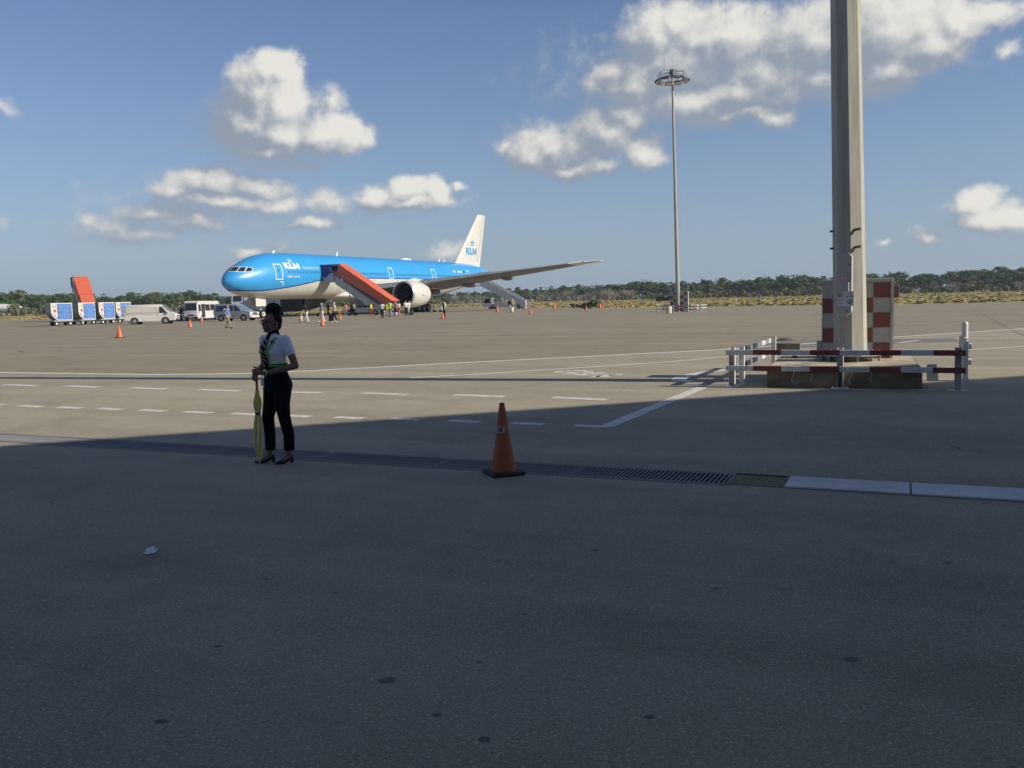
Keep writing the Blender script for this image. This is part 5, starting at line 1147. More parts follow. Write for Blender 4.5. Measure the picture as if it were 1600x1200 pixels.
def person(label, loc, rz, top, legs, skin=M_SK2, hair=M_HAIRD, shoes=M_SHOE, stride=.0, h=1.72, vest=None, shorts=False, lean=0.0, arm=(0, 0), bald=False, sleeves='short', sit=False, hat=None):
    g = thing('person', label, 'person', loc, rz, GRP); k = h / 1.72; g.scale = (k, k, k)
    st = stride; hip = [(-.09, 0, .92), (.09, 0, .92)]
    if sit: knee = [(-.12, -.42, .86), (.12, -.42, .86)]; ank = [(-.12, -.46, .44), (.12, -.46, .44)]
    else: knee = [(-.095, -st * .55 - .02, .50), (.095, st * .35 - .02, .50)]; ank = [(-.10, -st, .09), (.10, st * 1.05, .09 + abs(st) * .12)]
    def L(p): return (p[0], p[1] - lean * max(0, p[2] - .9), p[2])
    sh = [L((-.20, 0, 1.42)), L((.20, 0, 1.42))]; el = [L((-.25, .03 + arm[0] * -.10, 1.14)), L((.25, .03 + arm[1] * -.10, 1.14))]; ha = [L((-.26, -.06 - arm[0] * .30, .90 + arm[0] * .22)), L((.26, -.06 - arm[1] * .30, .90 + arm[1] * .22))]
    b = Blob(); V = .024
    b.ell(L((0, -.02, 1.60)), (.076, .095, .115), 14, 10); b.ell(L((0, -.112, 1.585)), (.016, .02, .022), 8, 6); b.cap(L((0, .005, 1.44)), .055, L((0, 0, 1.53)), .05); b.cap(L((0, 0, 1.05)), .10, L((0, 0, 1.38)), .11); b.cap((0, 0, .93), .10, L((0, 0, 1.1)), .09)
    for i in (0, 1):
        b.chain([(sh[i], .050), (el[i], .040), (ha[i], .030)]); b.cap(ha[i], .036, (ha[i][0], ha[i][1] - .03, ha[i][2] - .08), .026); b.cap(ha[i], .02, (ha[i][0] * .85, ha[i][1] - .05, ha[i][2] - .04), .014)
        b.chain([(hip[i], .075), (knee[i], .055), (ank[i], .038)]); b.cap(ank[i], .038, (ank[i][0], ank[i][1] - .12, ank[i][2] - .055), .03)
    b.skinned('body', V, skin, g, 2)
    t = Blob(); t.loft([(.90, .165, .125, -lean * 0), (1.05, .15, .115, -lean * .15), (1.2, .175, .125, -lean * .3), (1.36, .205, .125, -lean * .46), (1.44, .16, .10, -lean * .54), (1.48, .07, .07, -lean * .58)])
    for i in (0, 1):
        e = el[i] if sleeves == 'long' else tuple(sh[i][q] + (el[i][q] - sh[i][q]) * .55 for q in range(3)); t.cap(sh[i], .075, e, .060)
        if sleeves == 'long': t.cap(el[i], .056, ha[i], .045)
    t.skinned('shirt', V, top, g, 2)
    if vest:
        v = Blob(); v.loft([(.88, .178, .14, 0), (1.05, .166, .132, -lean * .15), (1.2, .19, .142, -lean * .3), (1.36, .205, .142, -lean * .46), (1.46, .13, .11, -lean * .55)]); v.skinned('vest', V, vest, g, 2)
    p = Blob(); p.loft([(.80, .15, .12, 0), (.90, .175, .13, 0), (1.0, .16, .12, 0)])
    for i in (0, 1):
        if shorts: p.cap(hip[i], .10, tuple(hip[i][q] + (knee[i][q] - hip[i][q]) * .8 for q in range(3)), .085)
        else: p.chain([(hip[i], .098), (knee[i], .075), ((ank[i][0], ank[i][1], ank[i][2] + .02), .062)])
    p.skinned('trousers', V, legs, g, 2)
    for i in (0, 1): s_ = MB(); s_.ell((ank[i][0], ank[i][1] - .05, ank[i][2] - .040), (.048, .135, .050), 10, 7); s_.build('shoe', shoes, g, smooth=60)
    if not bald: q = Blob(); q.ell(L((0, .012, 1.635)), (.084, .098, .098), 14, 10); q.skinned('hair', .02, hair, g, 1)
    if hat: q = MB(); q.lathe([(.11, 1.655), (.105, 1.70), (.06, 1.745), (.01, 1.75)], 14, L((0, 0, 0))); q.build('cap', hat, g, smooth=50)
    return g
def bag(name, label, cat, loc, rz, w, d, h, m, wheels=True, handle=True):
    g = thing(name, label, cat, loc, rz, 'luggage of the passengers')
    b = MB(); b.box((0, 0, h / 2 + .03), (w, d, h), ch=min(w, d) * .2); b.build('case', m, g, smooth=50)
    if handle:
        b = MB()
        for x in (-w * .25, w * .25): b.cyl((x, d * .3, h), (x, d * .3, h + .34), .010, n=5)
        b.cyl((-w * .25, d * .3, h + .34), (w * .25, d * .3, h + .34), .014, n=5); b.build('handle', M_PLAST, g)
    if wheels:
        for x in (-w * .35, w * .35): b = MB(); b.lathe([(.035, -.015), (.035, .015)], 8, (x, d * .25, .035), axis='X'); b.build('wheel', M_PLAST, g)
    return g
R_ = math.radians
person('balding man in a blue shirt with a pale backpack walking past the silver van', at(357, 513.3), R_(75), C_BLUE, C_KHAKI, M_SK3, M_HAIRG, M_SHOE, .24, 1.76, bald=True)
p = at(357, 513.3); bp2 = thing('backpack', 'pale backpack with dark base on the balding man', 'backpack', (p.x - .20, p.y + .02, 1.02), R_(75)); b = MB(); b.box((0, 0, .28), (.30, .17, .42), ch=.06); b.build('pack', C_WHITE, bp2, smooth=50); b = MB(); b.box((0, 0, .03), (.30, .18, .14), ch=.04); b.build('pack_base', C_DARK, bp2, smooth=50)
person('passenger in a dark jacket and white trousers wheeling a pink suitcase', at(479.5, 503.2), R_(-80), C_DARK, C_WHITE, M_SK2, stride=.14, sleeves='long', lean=.12, shoes=M_SHOEW)
sc_ = bag('suitcase', 'small pink suitcase with a green jacket laid over it', 'suitcase', at(470.5, 503.2), R_(-70), .42, .28, .55, C_PINK); b = MB(); b.box((.05, -.02, .68), (.40, .34, .18), ch=.08); b.build('draped_jacket', C_GRN, sc_, smooth=60)
person('passenger in shorts with a grey-blue top and a black bag', at(503.5, 503.4), R_(-70), C_GREYB, C_WHITE, M_SK3, M_HAIRG, M_SHOEW, .20, 1.78, sleeves='short')
bag('shoulder_bag', 'black bag hanging beside the passenger in the grey-blue top', 'bag', at(497, 500.5) + Vector((0, 0, .35)), R_(-70), .34, .18, .42, C_BLACK, False, False)
person('tall passenger in a white shirt and black trousers with a black suitcase', at(523, 503.2), R_(-65), C_WHITE, C_BLACK, M_SK3, M_HAIRG, M_SHOEW, .16, 1.82)
bag('suitcase', 'bulky black suitcase wheeled by the tall passenger in white', 'suitcase', at(517.5, 502.6), R_(-60), .46, .34, .74, C_BLACK)
person('worker in an orange vest standing out beyond the walking passengers', at(513, 491.2), R_(20), C_DARK, C_BLACK, M_SK1, vest=C_ORA, h=1.7)
person('worker in an orange top at the controls of the covered stairs', at(541, 492.3), R_(60), C_ORA, C_BLUE, M_SK1, h=1.66)
person('man in a lemon shirt and dark trousers by the chassis of the covered stairs', at(553.5, 493.6), R_(120), C_LEMON, C_BLACK, M_SK1, stride=.08)
person('worker in a yellow vest and wine-red trousers by the covered stairs', at(580, 493.0), R_(10), C_DARK, C_WINE, M_SK1, vest=C_YEL)
person('attendant in a white blouse and black trousers before the yellow vests', at(597.5, 497.0), R_(170), C_WHITE, C_BLACK, M_SK1, h=1.72)
person('worker in a yellow vest and khaki trousers at the bottom of the canopy', at(605, 493.6), R_(200), C_DARK, C_KHAKI, M_SK1, vest=C_YEL, h=1.68)
person('taller worker in a yellow vest and grey trousers at the canopy end', at(609.5, 495.2), R_(-20), C_WHITE, C_GREYB, M_SK2, vest=C_YEL, h=1.84)
person('passenger in a white cap and dark trousers stepping off the stairs', at(618.5, 492.2), R_(-40), C_GREY, C_BLACK, M_SK3, hat=C_WHITE, stride=.10)
person('passenger in a wine-red top leaving the foot of the covered stairs', at(623.5, 491.2), R_(30), C_PINK, C_WINE, M_SK3, h=1.66, stride=.08)
person('passenger in a white shirt and black trousers beside the engine', at(634.5, 492.6), R_(25), C_WHITE, C_BLACK, M_SK3, M_HAIRG, h=1.80)
person('passenger in white leaning to a suitcase beside the engine', at(638.8, 492.4), R_(55), C_WHITE, C_GREY, M_SK3, M_HAIRG, h=1.78, lean=.18, stride=.12)
bag('suitcase', 'dark suitcase by the passenger in white next to the engine', 'suitcase', at(643, 492.4), R_(30), .44, .32, .70, C_DARK)
bag('travel_bag', 'white bag standing on the tarmac at the canopy end', 'bag', at(614, 493.0), R_(10), .50, .34, .42, C_WHITE, False, False); bag('travel_bag', 'pale grey bag beside the white bag at the canopy end', 'bag', at(619.2, 493.2), R_(40), .36, .30, .40, C_GREY, False, False)
person('man in a dark waistcoat and white sleeves standing alone before the engine', at(694.5, 498.0), R_(-70), C_WHITE, C_BLACK, M_SK1, vest=C_DARK, sleeves='long', h=1.80)
person('passenger in a black jacket and white trousers at the rear stairs', at(796.5, 487.4), R_(-60), C_BLACK, C_WHITE, M_SK3, stride=.16, sleeves='long', lean=.10)
person('passenger in a lemon top with a white suitcase at the rear stairs', at(801, 487.2), R_(-30), C_LEMON, C_KHAKI, M_SK3, M_HAIRG, h=1.76)
bag('suitcase', 'white suitcase wheeled beside the lemon-topped passenger', 'suitcase', at(799.3, 488.6), R_(-20), .46, .30, .66, C_WHITE)
person('attendant in white with black hair at the foot of the rear stairs', at(821.5, 483.2), R_(-100), C_WHITE, C_WHITE, M_SK1, h=1.7)
person('worker in a yellow vest and black trousers by the minibus door', at(307.5, 498.6), R_(160), C_DARK, C_BLACK, M_SK1, vest=C_YEL)
pp_ = acw(16.8, 4.55, 4.755); person('passenger in a white shirt stepping onto the platform of the covered stairs', pp_, R_(70), C_WHITE, C_DARK, M_SK3, M_HAIRD, h=1.74)
td = person('tractor driver in dark clothes with a yellow cap', (tp0.x, tp0.y, .10), R_(150 + 90), C_DARK, C_BLACK, M_SK1, sit=True, hat=C_YEL, arm=(1, 1), h=1.66); td.location = Vector((tp0.x, tp0.y, .12)) + Matrix.Rotation(R_(150), 3, 'Z') @ Vector((-.40, 0, 0))
b = MB(); b.lathe([(.20, 0), (.26, .55), (.27, .60), (.22, .60)], 16); o = b.build('plastic_bin', C_BLUE, smooth=40); o.location = at(332, 499.2); tag(o, 'blue plastic bin on the tarmac by the minibus', 'bin')
# ---------------------------------------------------------------- the attendant with the umbrella
M_SHIRT = cloth('uniform_blouse', (.76, .82, .95), var=.10, vscale=9, bump=.25, bscale=18); M_TROU = cloth('uniform_trousers', (.0085, .0085, .012), var=.3, vscale=8); M_LIME = mat('harness_lime', (.30, .80, .12), .6); M_DKST = mat('harness_dark', (.05, .07, .06), .6)
M_TIE = cloth('tie_black', (.010, .010, .012)); M_TIES = cloth('tie_stripe', (.42, .40, .25)); M_LIPS = mat('lips', (.085, .032, .028), .4); M_EYEW = mat('eye_white', (.30, .28, .26), .3); M_FRAME = mat('glasses_frame', (.008, .008, .008), .3)
wp = at(438, 722.5)
wm = thing('person', 'woman in uniform with green safety harness holding a folded umbrella', 'person', wp, R_(-36))
HC = Vector((0, -.025, 1.512)); HR = Matrix.Rotation(R_(-8), 3, 'Z')
def hp_(x, y, z): return HC + HR @ Vector((x, y, z))
b = Blob()
b.ell(HC + Vector((0, .012, .012)), (.074, .095, .100), 20, 14, HR)                         # skull
b.ell(hp_(0, -.035, -.038), (.058, .064, .070), 16, 12, HR)                                 # face
b.ell(hp_(0, -.070, -.080), (.028, .026, .024), 12, 8, HR)                                  # chin
b.ell(hp_(0, -.102, -.014), (.0135, .016, .020), 10, 8, HR); b.ell(hp_(0, -.092, .008), (.010, .012, .022), 8, 8, HR)   # nose
for sx in (-1, 1): b.ell(hp_(sx * .040, -.070, -.022), (.022, .020, .020), 10, 8, HR); b.ell(hp_(sx * .030, -.083, .030), (.024, .012, .009), 10, 8, HR); b.ell(hp_(sx * .076, .012, -.012), (.010, .020, .030), 8, 8, HR)
b.ell(hp_(0, -.090, -.052), (.024, .012, .013), 10, 8, HR)
b.cap((0, .008, 1.30), .062, (0, -.004, 1.45), .048)
b.loft([(.86, .13, .09, 0), (1.0, .10, .07, 0), (1.2, .12, .08, 0), (1.32, .14, .08, 0), (1.36, .07, .06, 0)])
SHL, SHR_ = (.172, .005, 1.325), (-.172, .005, 1.325); ELL, ELR = (.238, .070, 1.050), (-.225, .03, 1.06); WRL, WRR = (.066, -.215, .985), (-.066, -.210, .975)
b.chain([(SHL, .050), ((.210, .04, 1.18), .043), (ELL, .036), ((.16, -.06, 1.02), .036), (WRL, .024)]); b.chain([(SHR_, .050), ((-.205, .02, 1.18), .043), (ELR, .036), ((-.15, -.08, 1.02), .036), (WRR, .024)])
UMX, UMY = .0, -.275
def hand(wr, sgn, zc):
    w_ = Vector(wr); c = Vector((UMX + sgn * .024, UMY + .012, zc)); b.cap(w_, .023, c, .026); b.ell(c, (.026, .034, .038), 10, 8)
    for k, (dz_, ln) in enumerate(((.028, .95), (.010, 1.0), (-.008, .97), (-.025, .82))):
        pts = []
        for i, a in enumerate((20, 75, 140, 200)): t = R_(a); r = .026 * (1 if i < 2 else .93); pts.append(((UMX + sgn * r * math.cos(t) * ln, UMY - r * math.sin(t) * ln, zc + dz_ - .002 * i), .0092 - .0007 * i))
        b.chain(pts, 8)
    b.chain([((c.x - sgn * .004, c.y + .012, zc + .030), .011), ((UMX - sgn * .004, UMY + .022, zc + .046), .0100), ((UMX - sgn * .022, UMY + .004, zc + .052), .0085)], 8)
hand(WRR, -1, .945); hand(WRL, 1, 1.005)
ANR, ANL = Vector((-.106, -.052, .098)), Vector((.107, .028, .098)); FR, FL = R_(-26), R_(-10)
KNR, KNL = (-.098, -.055, .50), (.096, .005, .50)
for an_, kn, hpx, fr in ((ANR, KNR, -.085, FR), (ANL, KNL, .085, FL)):
    b.chain([((hpx, 0, .86), .070), (kn, .046), ((an_.x, an_.y + .012, .26), .042), (an_, .028)]); M_ = Matrix.Rotation(fr, 3, 'Z')
    b.cap(an_ + Vector((0, 0, -.03)), .026, an_ + M_ @ Vector((0, -.085, -.065)), .024); b.cap(an_ + M_ @ Vector((0, .02, -.03)), .026, an_ + M_ @ Vector((0, .032, -.045)), .022)
b.skinned('body', .0052, M_SK1, wm, 2, .5)
TOR = [(1.015, .128, .088, 0), (1.08, .132, .094, -.004), (1.15, .142, .106, -.010), (1.215, .152, .116, -.014), (1.27, .160, .106, -.006), (1.325, .158, .088, .002), (1.362, .108, .068, .004), (1.385, .062, .055, .004)]
s_ = Blob(); s_.loft(TOR, 32, 2.2)
for sh_, el_ in ((SHL, ELL), (SHR_, ELR)): e = tuple(sh_[q] + (el_[q] - sh_[q]) * .46 for q in range(3)); s_.cap((sh_[0] * .86, sh_[1], sh_[2] - .004), .056, tuple(sh_[q] + (el_[q] - sh_[q]) * .1 for q in range(3)), .056); s_.cap(sh_, .056, e, .053)
for x in (-.052, .052): s_.ell((x, -.088, 1.205), (.056, .046, .052), 12, 8)
s_.skinned('blouse', .006, M_SHIRT, wm, 3)
cl_ = MB()
for sx in (-1, 1): cl_.add([(sx * .012, -.066, 1.372), (sx * .050, -.098, 1.318), (sx * .082, -.060, 1.368), (sx * .052, .010, 1.412), (sx * .030, -.045, 1.410)], [(0, 1, 2, 3, 4)])
cl_ = cl_.build('collar', M_SHIRT, wm, fixn=False); q = cl_.modifiers.new('t', 'SOLIDIFY'); q.thickness = .006
t_ = Blob(); t_.loft([(.78, .150, .110, .012), (.84, .172, .124, .016), (.90, .166, .118, .012), (.98, .138, .098, .004), (1.04, .134, .096, 0), (1.062, .134, .096, 0)], 32, 2.2); t_.ell((.06, .075, .84), (.085, .07, .09), 12, 8); t_.ell((-.06, .075, .84), (.085, .07, .09), 12, 8)
for an_, kn, hpx in ((ANR, KNR, -.085), (ANL, KNL, .085)): t_.chain([((hpx, .010, .80), .098), ((hpx * 1.08, -.012, .66), .084), (kn, .066)]); t_.tube([(kn[0], kn[1], kn[2] + .03), kn, (an_.x, an_.y + .018, .30), (an_.x, an_.y + .014, .135)], [.060, .066, .060, .058], 16)
t_.skinned('trousers', .0075, M_TROU, wm, 3)
def torf(x, z, off):
    for (z0, w0, d0, y0), (z1, w1, d1, y1) in zip(TOR, TOR[1:]):
        if z0 <= z <= z1: t = (z - z0) / (z1 - z0); hw, hd, yo = w0 + (w1 - w0) * t, d0 + (d1 - d0) * t, y0 + (y1 - y0) * t; break
    else: hw, hd, yo = .13, .09, 0
    bust = .030 * math.exp(-((z - 1.205) / .05) ** 2) * math.exp(-((abs(x) - .05) / .05) ** 2)
    return Vector((x, yo - (hd + off) * max(0, 1 - abs(x / (hw + off)) ** 2.2) ** (1 / 2.2) - bust, z))
def ribbon(name, pts, w, off, m, parent):
    r = MB(); L_, Q = [], []
    for (x, z) in pts: L_.append(torf(x - w / 2, z, off)); Q.append(torf(x + w / 2, z, off))
    n_ = len(pts); r.add(L_ + Q, [(i, n_ + i, n_ + i + 1, i + 1) for i in range(n_ - 1)]); o_ = r.build(name, m, parent, fixn=False); k_ = o_.modifiers.new('t', 'SOLIDIFY'); k_.thickness = .003; return o_
def lerp_pts(a, c, n_): return [(a[0] + (c[0] - a[0]) * i / n_, a[1] + (c[1] - a[1]) * i / n_) for i in range(n_ + 1)]
hs = ribbon('harness_strap', lerp_pts((.098, 1.352), (-.006, 1.075), 14), .040, .007, M_LIME, wm); ribbon('strap_stripe', lerp_pts((.098, 1.352), (-.006, 1.075), 14), .013, .0105, M_DKST, hs)
hs = ribbon('harness_strap', lerp_pts((-.098, 1.352), (-.030, 1.075), 14), .040, .007, M_LIME, wm); ribbon('strap_stripe', lerp_pts((-.098, 1.352), (-.030, 1.075), 14), .013, .0105, M_DKST, hs)
def band(name, z0, z1, off, m, parent, n_=40):
    r = MB(); R2 = []
    for z in (z0, z1):
        hw, hd = .134 + off, .097 + off; R2.append([(hw * math.copysign(abs(math.cos(t)) ** .91, math.cos(t)), hd * math.copysign(abs(math.sin(t)) ** .91, math.sin(t)), z) for t in [2 * PI * j / n_ for j in range(n_)]])
    r.rings(R2, False, False); o_ = r.build(name, m, parent, fixn=False, smooth=60); k_ = o_.modifiers.new('t', 'SOLIDIFY'); k_.thickness = .003; return o_
bt_ = band('harness_belt', 1.050, 1.092, .008, M_LIME, wm); band('belt_stripe', 1.064, 1.078, .0105, M_DKST, bt_)
bx_ = MB(); bx_.box(torf(.078, 1.315, .014), (.05, .012, .028), ch=.004); bx_.build('buckle', M_DKST, wm)
# scarf and tie
sc2 = Blob(); sc2.loft([(1.372, .064, .064, .0), (1.395, .060, .060, -.002), (1.425, .054, .054, -.004), (1.44, .050, .050, -.004)], 20); sc2.ell((0, -.068, 1.372), (.026, .020, .024), 10, 8); sc_o = sc2.skinned('neck_scarf', .006, M_TIE, wm, 2)
tz = [(1.362, .020), (1.33, .026), (1.25, .036), (1.15, .040), (1.085, .038), (1.05, .016)]; r = MB(); L_ = [torf(-.012 - w_, z, .012) for z, w_ in tz]; Q = [torf(-.012 + w_, z, .012) for z, w_ in tz]; n_ = len(tz)
r.add(L_ + Q, [(i, n_ + i, n_ + i + 1, i + 1) for i in range(n_ - 1)]); ti = r.build('tie', M_TIE, wm, fixn=False); k_ = ti.modifiers.new('t', 'SOLIDIFY'); k_.thickness = .008
for z in (1.325, 1.275, 1.215, 1.165, 1.115):
    r = MB(); r.add([torf(-.046, z + .022, .026), torf(-.038, z + .034, .026), torf(.026, z - .010, .026), torf(.018, z - .022, .026)], [(0, 1, 2, 3)]); r.build('tie_stripe', M_TIES, ti, fixn=False)
for a in (-70, -35, 15, 60): r = MB(); t = R_(a - 90); r.ell((.058 * math.cos(t), .058 * math.sin(t) - .002, 1.405 + .01 * math.sin(a)), .007, 6, 5); r.build('scarf_dot', M_TIES, sc_o)
# hair
random.seed(11); hb_ = Blob()
hb_.ell(HC + HR @ Vector((0, .034, .024)), (.079, .086, .094), 18, 12, HR); hb_.ell(HC + HR @ Vector((0, .055, -.02)), (.062, .058, .070), 14, 10, HR)
BN = HC + Vector((.0, .030, .140)); hb_.ell(BN, (.070, .068, .060), 16, 12)
for k in range(170):
    d = Vector((random.gauss(0, 1), random.gauss(0, 1), random.gauss(0, 1) + .2)).normalized(); hb_.ell(BN + Vector((d.x * .072, d.y * .070, d.z * .062)), random.uniform(.009, .019), 6, 5)
hair = hb_.skinned('hair', .0062, mat('hair_black', (.006, .0055, .006), .9, bump=.8, bscale=120), wm, 1, .4)
for sx in (-1, 1):
    r = MB(); r.ell(hp_(sx * .031, -.0905, .014), (.0115, .004, .006), 10, 6, HR); ey = r.build('eye', M_EYEW, wm, smooth=60); r = MB(); r.ell(hp_(sx * .031 - .002, -.0945, .014), .0048, 8, 6); r.build('iris', M_FRAME, ey)
    r = MB(); r.ell(hp_(sx * .030, -.0945, .036), (.019, .004, .0036), 8, 6, HR); r.build('eyebrow', M_HAIRD, wm)
r = MB(); r.ell(hp_(0, -.1015, -.048), (.0215, .0055, .0050), 10, 6, HR); r.ell(hp_(0, -.100, -.057), (.0185, .0065, .0058), 10, 6, HR); r.build('lips', M_LIPS, wm, smooth=60)
gl = link('glasses', None, wm)
for sx in (-1, 1):
    ring = [hp_(sx * .034 + .029 * math.cos(t), -.108 - .006 * math.cos(t) * sx * -1, .012 + .023 * math.sin(t)) for t in [2 * PI * j / 20 for j in range(21)]]
    r = MB(); r.tube(ring, .0030, 6, False); r.build('rim', M_FRAME, gl); r = MB(); r.tube([hp_(sx * .062, -.104, .018), hp_(sx * .078, -.05, .018), hp_(sx * .082, .012, .012)], .0028, 6); r.build('temple', M_FRAME, gl)
r = MB(); r.tube([hp_(-.006, -.112, .016), hp_(.006, -.112, .016)], .003, 6); r.build('bridge', M_FRAME, gl)
r = MB(); r.ell(hp_(.083, .006, -.046), .006, 8, 6); r.build('earring', M_CHROME, wm)
r = MB(); r.tube([Vector(WRL) + Vector((.018, .02, .006)) + Vector((.0 + .027 * math.sin(t) * .75, .027 * math.sin(t) * -.5, .027 * math.cos(t))) for t in [2 * PI * j / 16 for j in range(17)]], .006, 6, False); r.build('bracelet', M_CHROME, wm)
r = MB(); r.box((-.045, -.150, .885), (.052, .004, .080), rz=R_(-6)); r.build('badge', mat('badge_white', (.50, .52, .55), .5), wm); r = MB(); r.tube([(-.045, -.148, .925), (-.042, -.118, 1.05)], .003, 5); r.build('badge_clip', M_FRAME, wm)
for an_, fr in ((ANR, FR), (ANL, FL)):
    M_ = Matrix.Rotation(fr, 3, 'Z'); o2 = Blob(); P = lambda x, y, z: Vector((an_.x, an_.y, 0)) + M_ @ Vector((x, y, z))
    o2.cap(P(0, -.060, .026), .030, P(0, -.118, .022), .024); o2.cap(P(0, -.118, .022), .024, P(0, -.158, .019), .012); o2.cap(P(0, .020, .058), .031, P(0, .030, .062), .030); o2.cap(P(.026, -.05, .034), .008, P(.028, .02, .056), .009); o2.cap(P(-.026, -.05, .034), .008, P(-.028, .02, .056), .009)
    o2.cap(P(0, -.05, .018), .018, P(0, .02, .042), .018)
    sh2 = o2.skinned('shoe', .006, M_SHOE, wm, 1); r = MB(); r.cyl(P(0, .040, 0), P(0, .036, .045), .014, .024, n=10); r.build('heel', M_SHOE, sh2)
# umbrella (held, its ferrule on the ground)
Mu = Matrix.Translation(wp) @ Matrix.Rotation(R_(-36), 4, 'Z'); up_ = Mu @ Vector((UMX, UMY, 0))
um = thing('umbrella', 'folded yellow and white umbrella with wooden handle held point-down by the woman', 'umbrella', up_, 0)
M_UMY = cloth('umbrella_yellow', (.80, .60, .04), var=.15, vscale=12); M_UMW = cloth('umbrella_white', (.66, .68, .70), var=.10, vscale=12)
r = MB(); r.tube([(0, 0, .80), (0, 0, .96), (0, 0, 1.035), (0, 0, 1.05)], [.013, .0145, .0155, .008], 12); r.build('handle', mat('umbrella_wood', (.36, .13, .05), .5), um, smooth=50)
r = MB(); r.tube([(0, 0, 0), (0, 0, .06), (0, 0, .10)], [.004, .006, .008], 8); r.build('ferrule', M_CHROME, um); r = MB(); r.tube([(0, 0, .06), (0, 0, .82)], .006, 8); r.build('shaft', M_CHROME, um)
PRF = [(.055, .009), (.10, .022), (.20, .038), (.32, .044), (.44, .040), (.52, .031), (.565, .021), (.60, .026), (.66, .037), (.71, .034), (.76, .022), (.80, .016), (.825, .013)]
for k in range(8):
    r = MB(); R2 = []; sub = 6
    for i, (z, rad) in enumerate(PRF):
        row = []
        for j in range(sub + 1):
            u = j / sub; a = 2 * PI * (k + u) / 8 + z * 1.7; rr = rad * 1.22 * (.62 + .42 * math.sin(PI * min(1, u * 1.25)) ** 1.0 + .06 * math.sin(9 * z + k * 2.1)); row.append((rr * math.cos(a), rr * math.sin(a), z))
        R2.append(row)
    V_ = [p for row in R2 for p in row]; r.add(V_, [(i * (sub + 1) + j, i * (sub + 1) + j + 1, (i + 1) * (sub + 1) + j + 1, (i + 1) * (sub + 1) + j) for i in range(len(PRF) - 1) for j in range(sub)])
    r.build('canopy_gore', M_UMY if k % 2 == 0 else M_UMW, um, fixn=False, smooth=50)
r = MB(); r.lathe([(.0285, .555), (.0295, .565), (.0285, .577)], 16, cap0=False, cap1=False); r.build('tie_band', M_FRAME, um)
r = MB(); r.tube([(-.010, 0, .575), (-.032, -.01, .61), (-.040, -.01, .66)], .0035, 5); r.build('loose_rib', M_UMW, um)
um.rotation_euler = (R_(-1.0), R_(.6), 0)
# ---------------------------------------------------------------- vegetation: grass, shrubs, tree line, fence
def leafmat(name, ca, cb):
    m = mat(name, ca, .75, var=.5, vscale=.35, col2=cb, spec=.2); b = m.node_tree.nodes['Principled BSDF']
    return m
M_LEAF = [leafmat('leaf_dark', (.056, .110, .038), (.032, .068, .030)), leafmat('leaf_mid', (.082, .145, .044), (.048, .092, .032)), leafmat('leaf_light', (.150, .175, .062), (.085, .115, .045))]
M_BARK = mat('bark_pale', (.26, .23, .19), .9, var=.3, vscale=3); M_TWIG = mat('twig_grey', (.25, .215, .165), .9, var=.3, vscale=2); M_BLADE = mat('grass_blades', (.33, .26, .115), .9, var=.5, vscale=.10, col2=(.25, .215, .085), spec=.1)
def leaf_quads(mb, c, r, n, size, flat=.75):
    for _ in range(n):
        d = Vector((random.gauss(0, 1), random.gauss(0, 1), random.gauss(0, 1))).normalized(); rr = random.uniform(.55, 1.05)
        p = Vector(c) + Vector((d.x * r * rr, d.y * r * rr, d.z * r * flat * rr)); nn = (d + Vector((random.uniform(-.7, .7), random.uniform(-.7, .7), random.uniform(-.2, .9)))).normalized()
        a = nn.orthogonal().normalized(); b = nn.cross(a); t = random.uniform(0, PI); a, b = a * math.cos(t) + b * math.sin(t), b * math.cos(t) - a * math.sin(t)
        s = size * random.uniform(.6, 1.3); mb.add([p - a * s, p - b * s * .6, p + a * s, p + b * s * .6], [(0, 1, 2, 3)])
def tree_meshes(seed, kind):
    """unit tree, 10 m high"""
    random.seed(seed); cr, tk = MB(), MB(); h0 = random.uniform(2.6, 4.2) if kind != 2 else 1.6
    top = Vector((random.uniform(-.4, .4), random.uniform(-.4, .4), 7.2)); tk.tube([(0, 0, -.3), (random.uniform(-.15, .15), 0, h0), top], [.26, .20, .08], 6)
    lobes = []
    for k in range(random.randint(9, 13)):
        a = random.uniform(0, 2 * PI); z = random.uniform(h0, 8.9); q = 1 - abs((z - 6.0) / 4.6) ** 2; rad = random.uniform(.5, 2.9) * max(.25, q); lobes.append((Vector((rad * math.cos(a), rad * math.sin(a), z)), random.uniform(.9, 1.75)))
    lobes.append((Vector((0, 0, 9.0)), 1.1)); lobes.append((Vector((0, 0, 6.5)), 2.0))
    for c, r in lobes:
        st = Vector((0, 0, max(h0 - .8, c.z - 2.2))); tk.tube([st, (st + c) / 2 + Vector((0, 0, .3)), c], [.10, .07, .03], 5); leaf_quads(cr, c, r, int(62 * r), .36)
    return tk.mesh('trunk'), cr
TREES = []
for kind in range(3):
    for s_ in range(3):
        t_, c_ = tree_meshes(100 + kind * 10 + s_, kind); t_.materials.append(M_BARK)
        me = bpy.data.meshes.new('crown'); me.from_pydata(c_.v, [], c_.f); me.materials.append(M_LEAF[kind]); TREES.append((kind, t_, me))
TOPS = [(-200, 456), (0, 457), (60, 455), (100, 458), (170, 461), (230, 459), (300, 455), (335, 460), (420, 461), (600, 460), (700, 457), (760, 453), (800, 451), (850, 449), (900, 446), (950, 443), (1000, 437.5), (1050, 440), (1100, 437), (1150, 436), (1200, 432), (1250, 428.5), (1290, 433), (1400, 425.5), (1450, 428), (1500, 421.5), (1550, 420), (1600, 416), (1800, 408)]
TDD = [(-200, 330), (0, 340), (300, 380), (600, 480), (800, 500), (1000, 440), (1300, 410), (1600, 390), (1800, 380)]
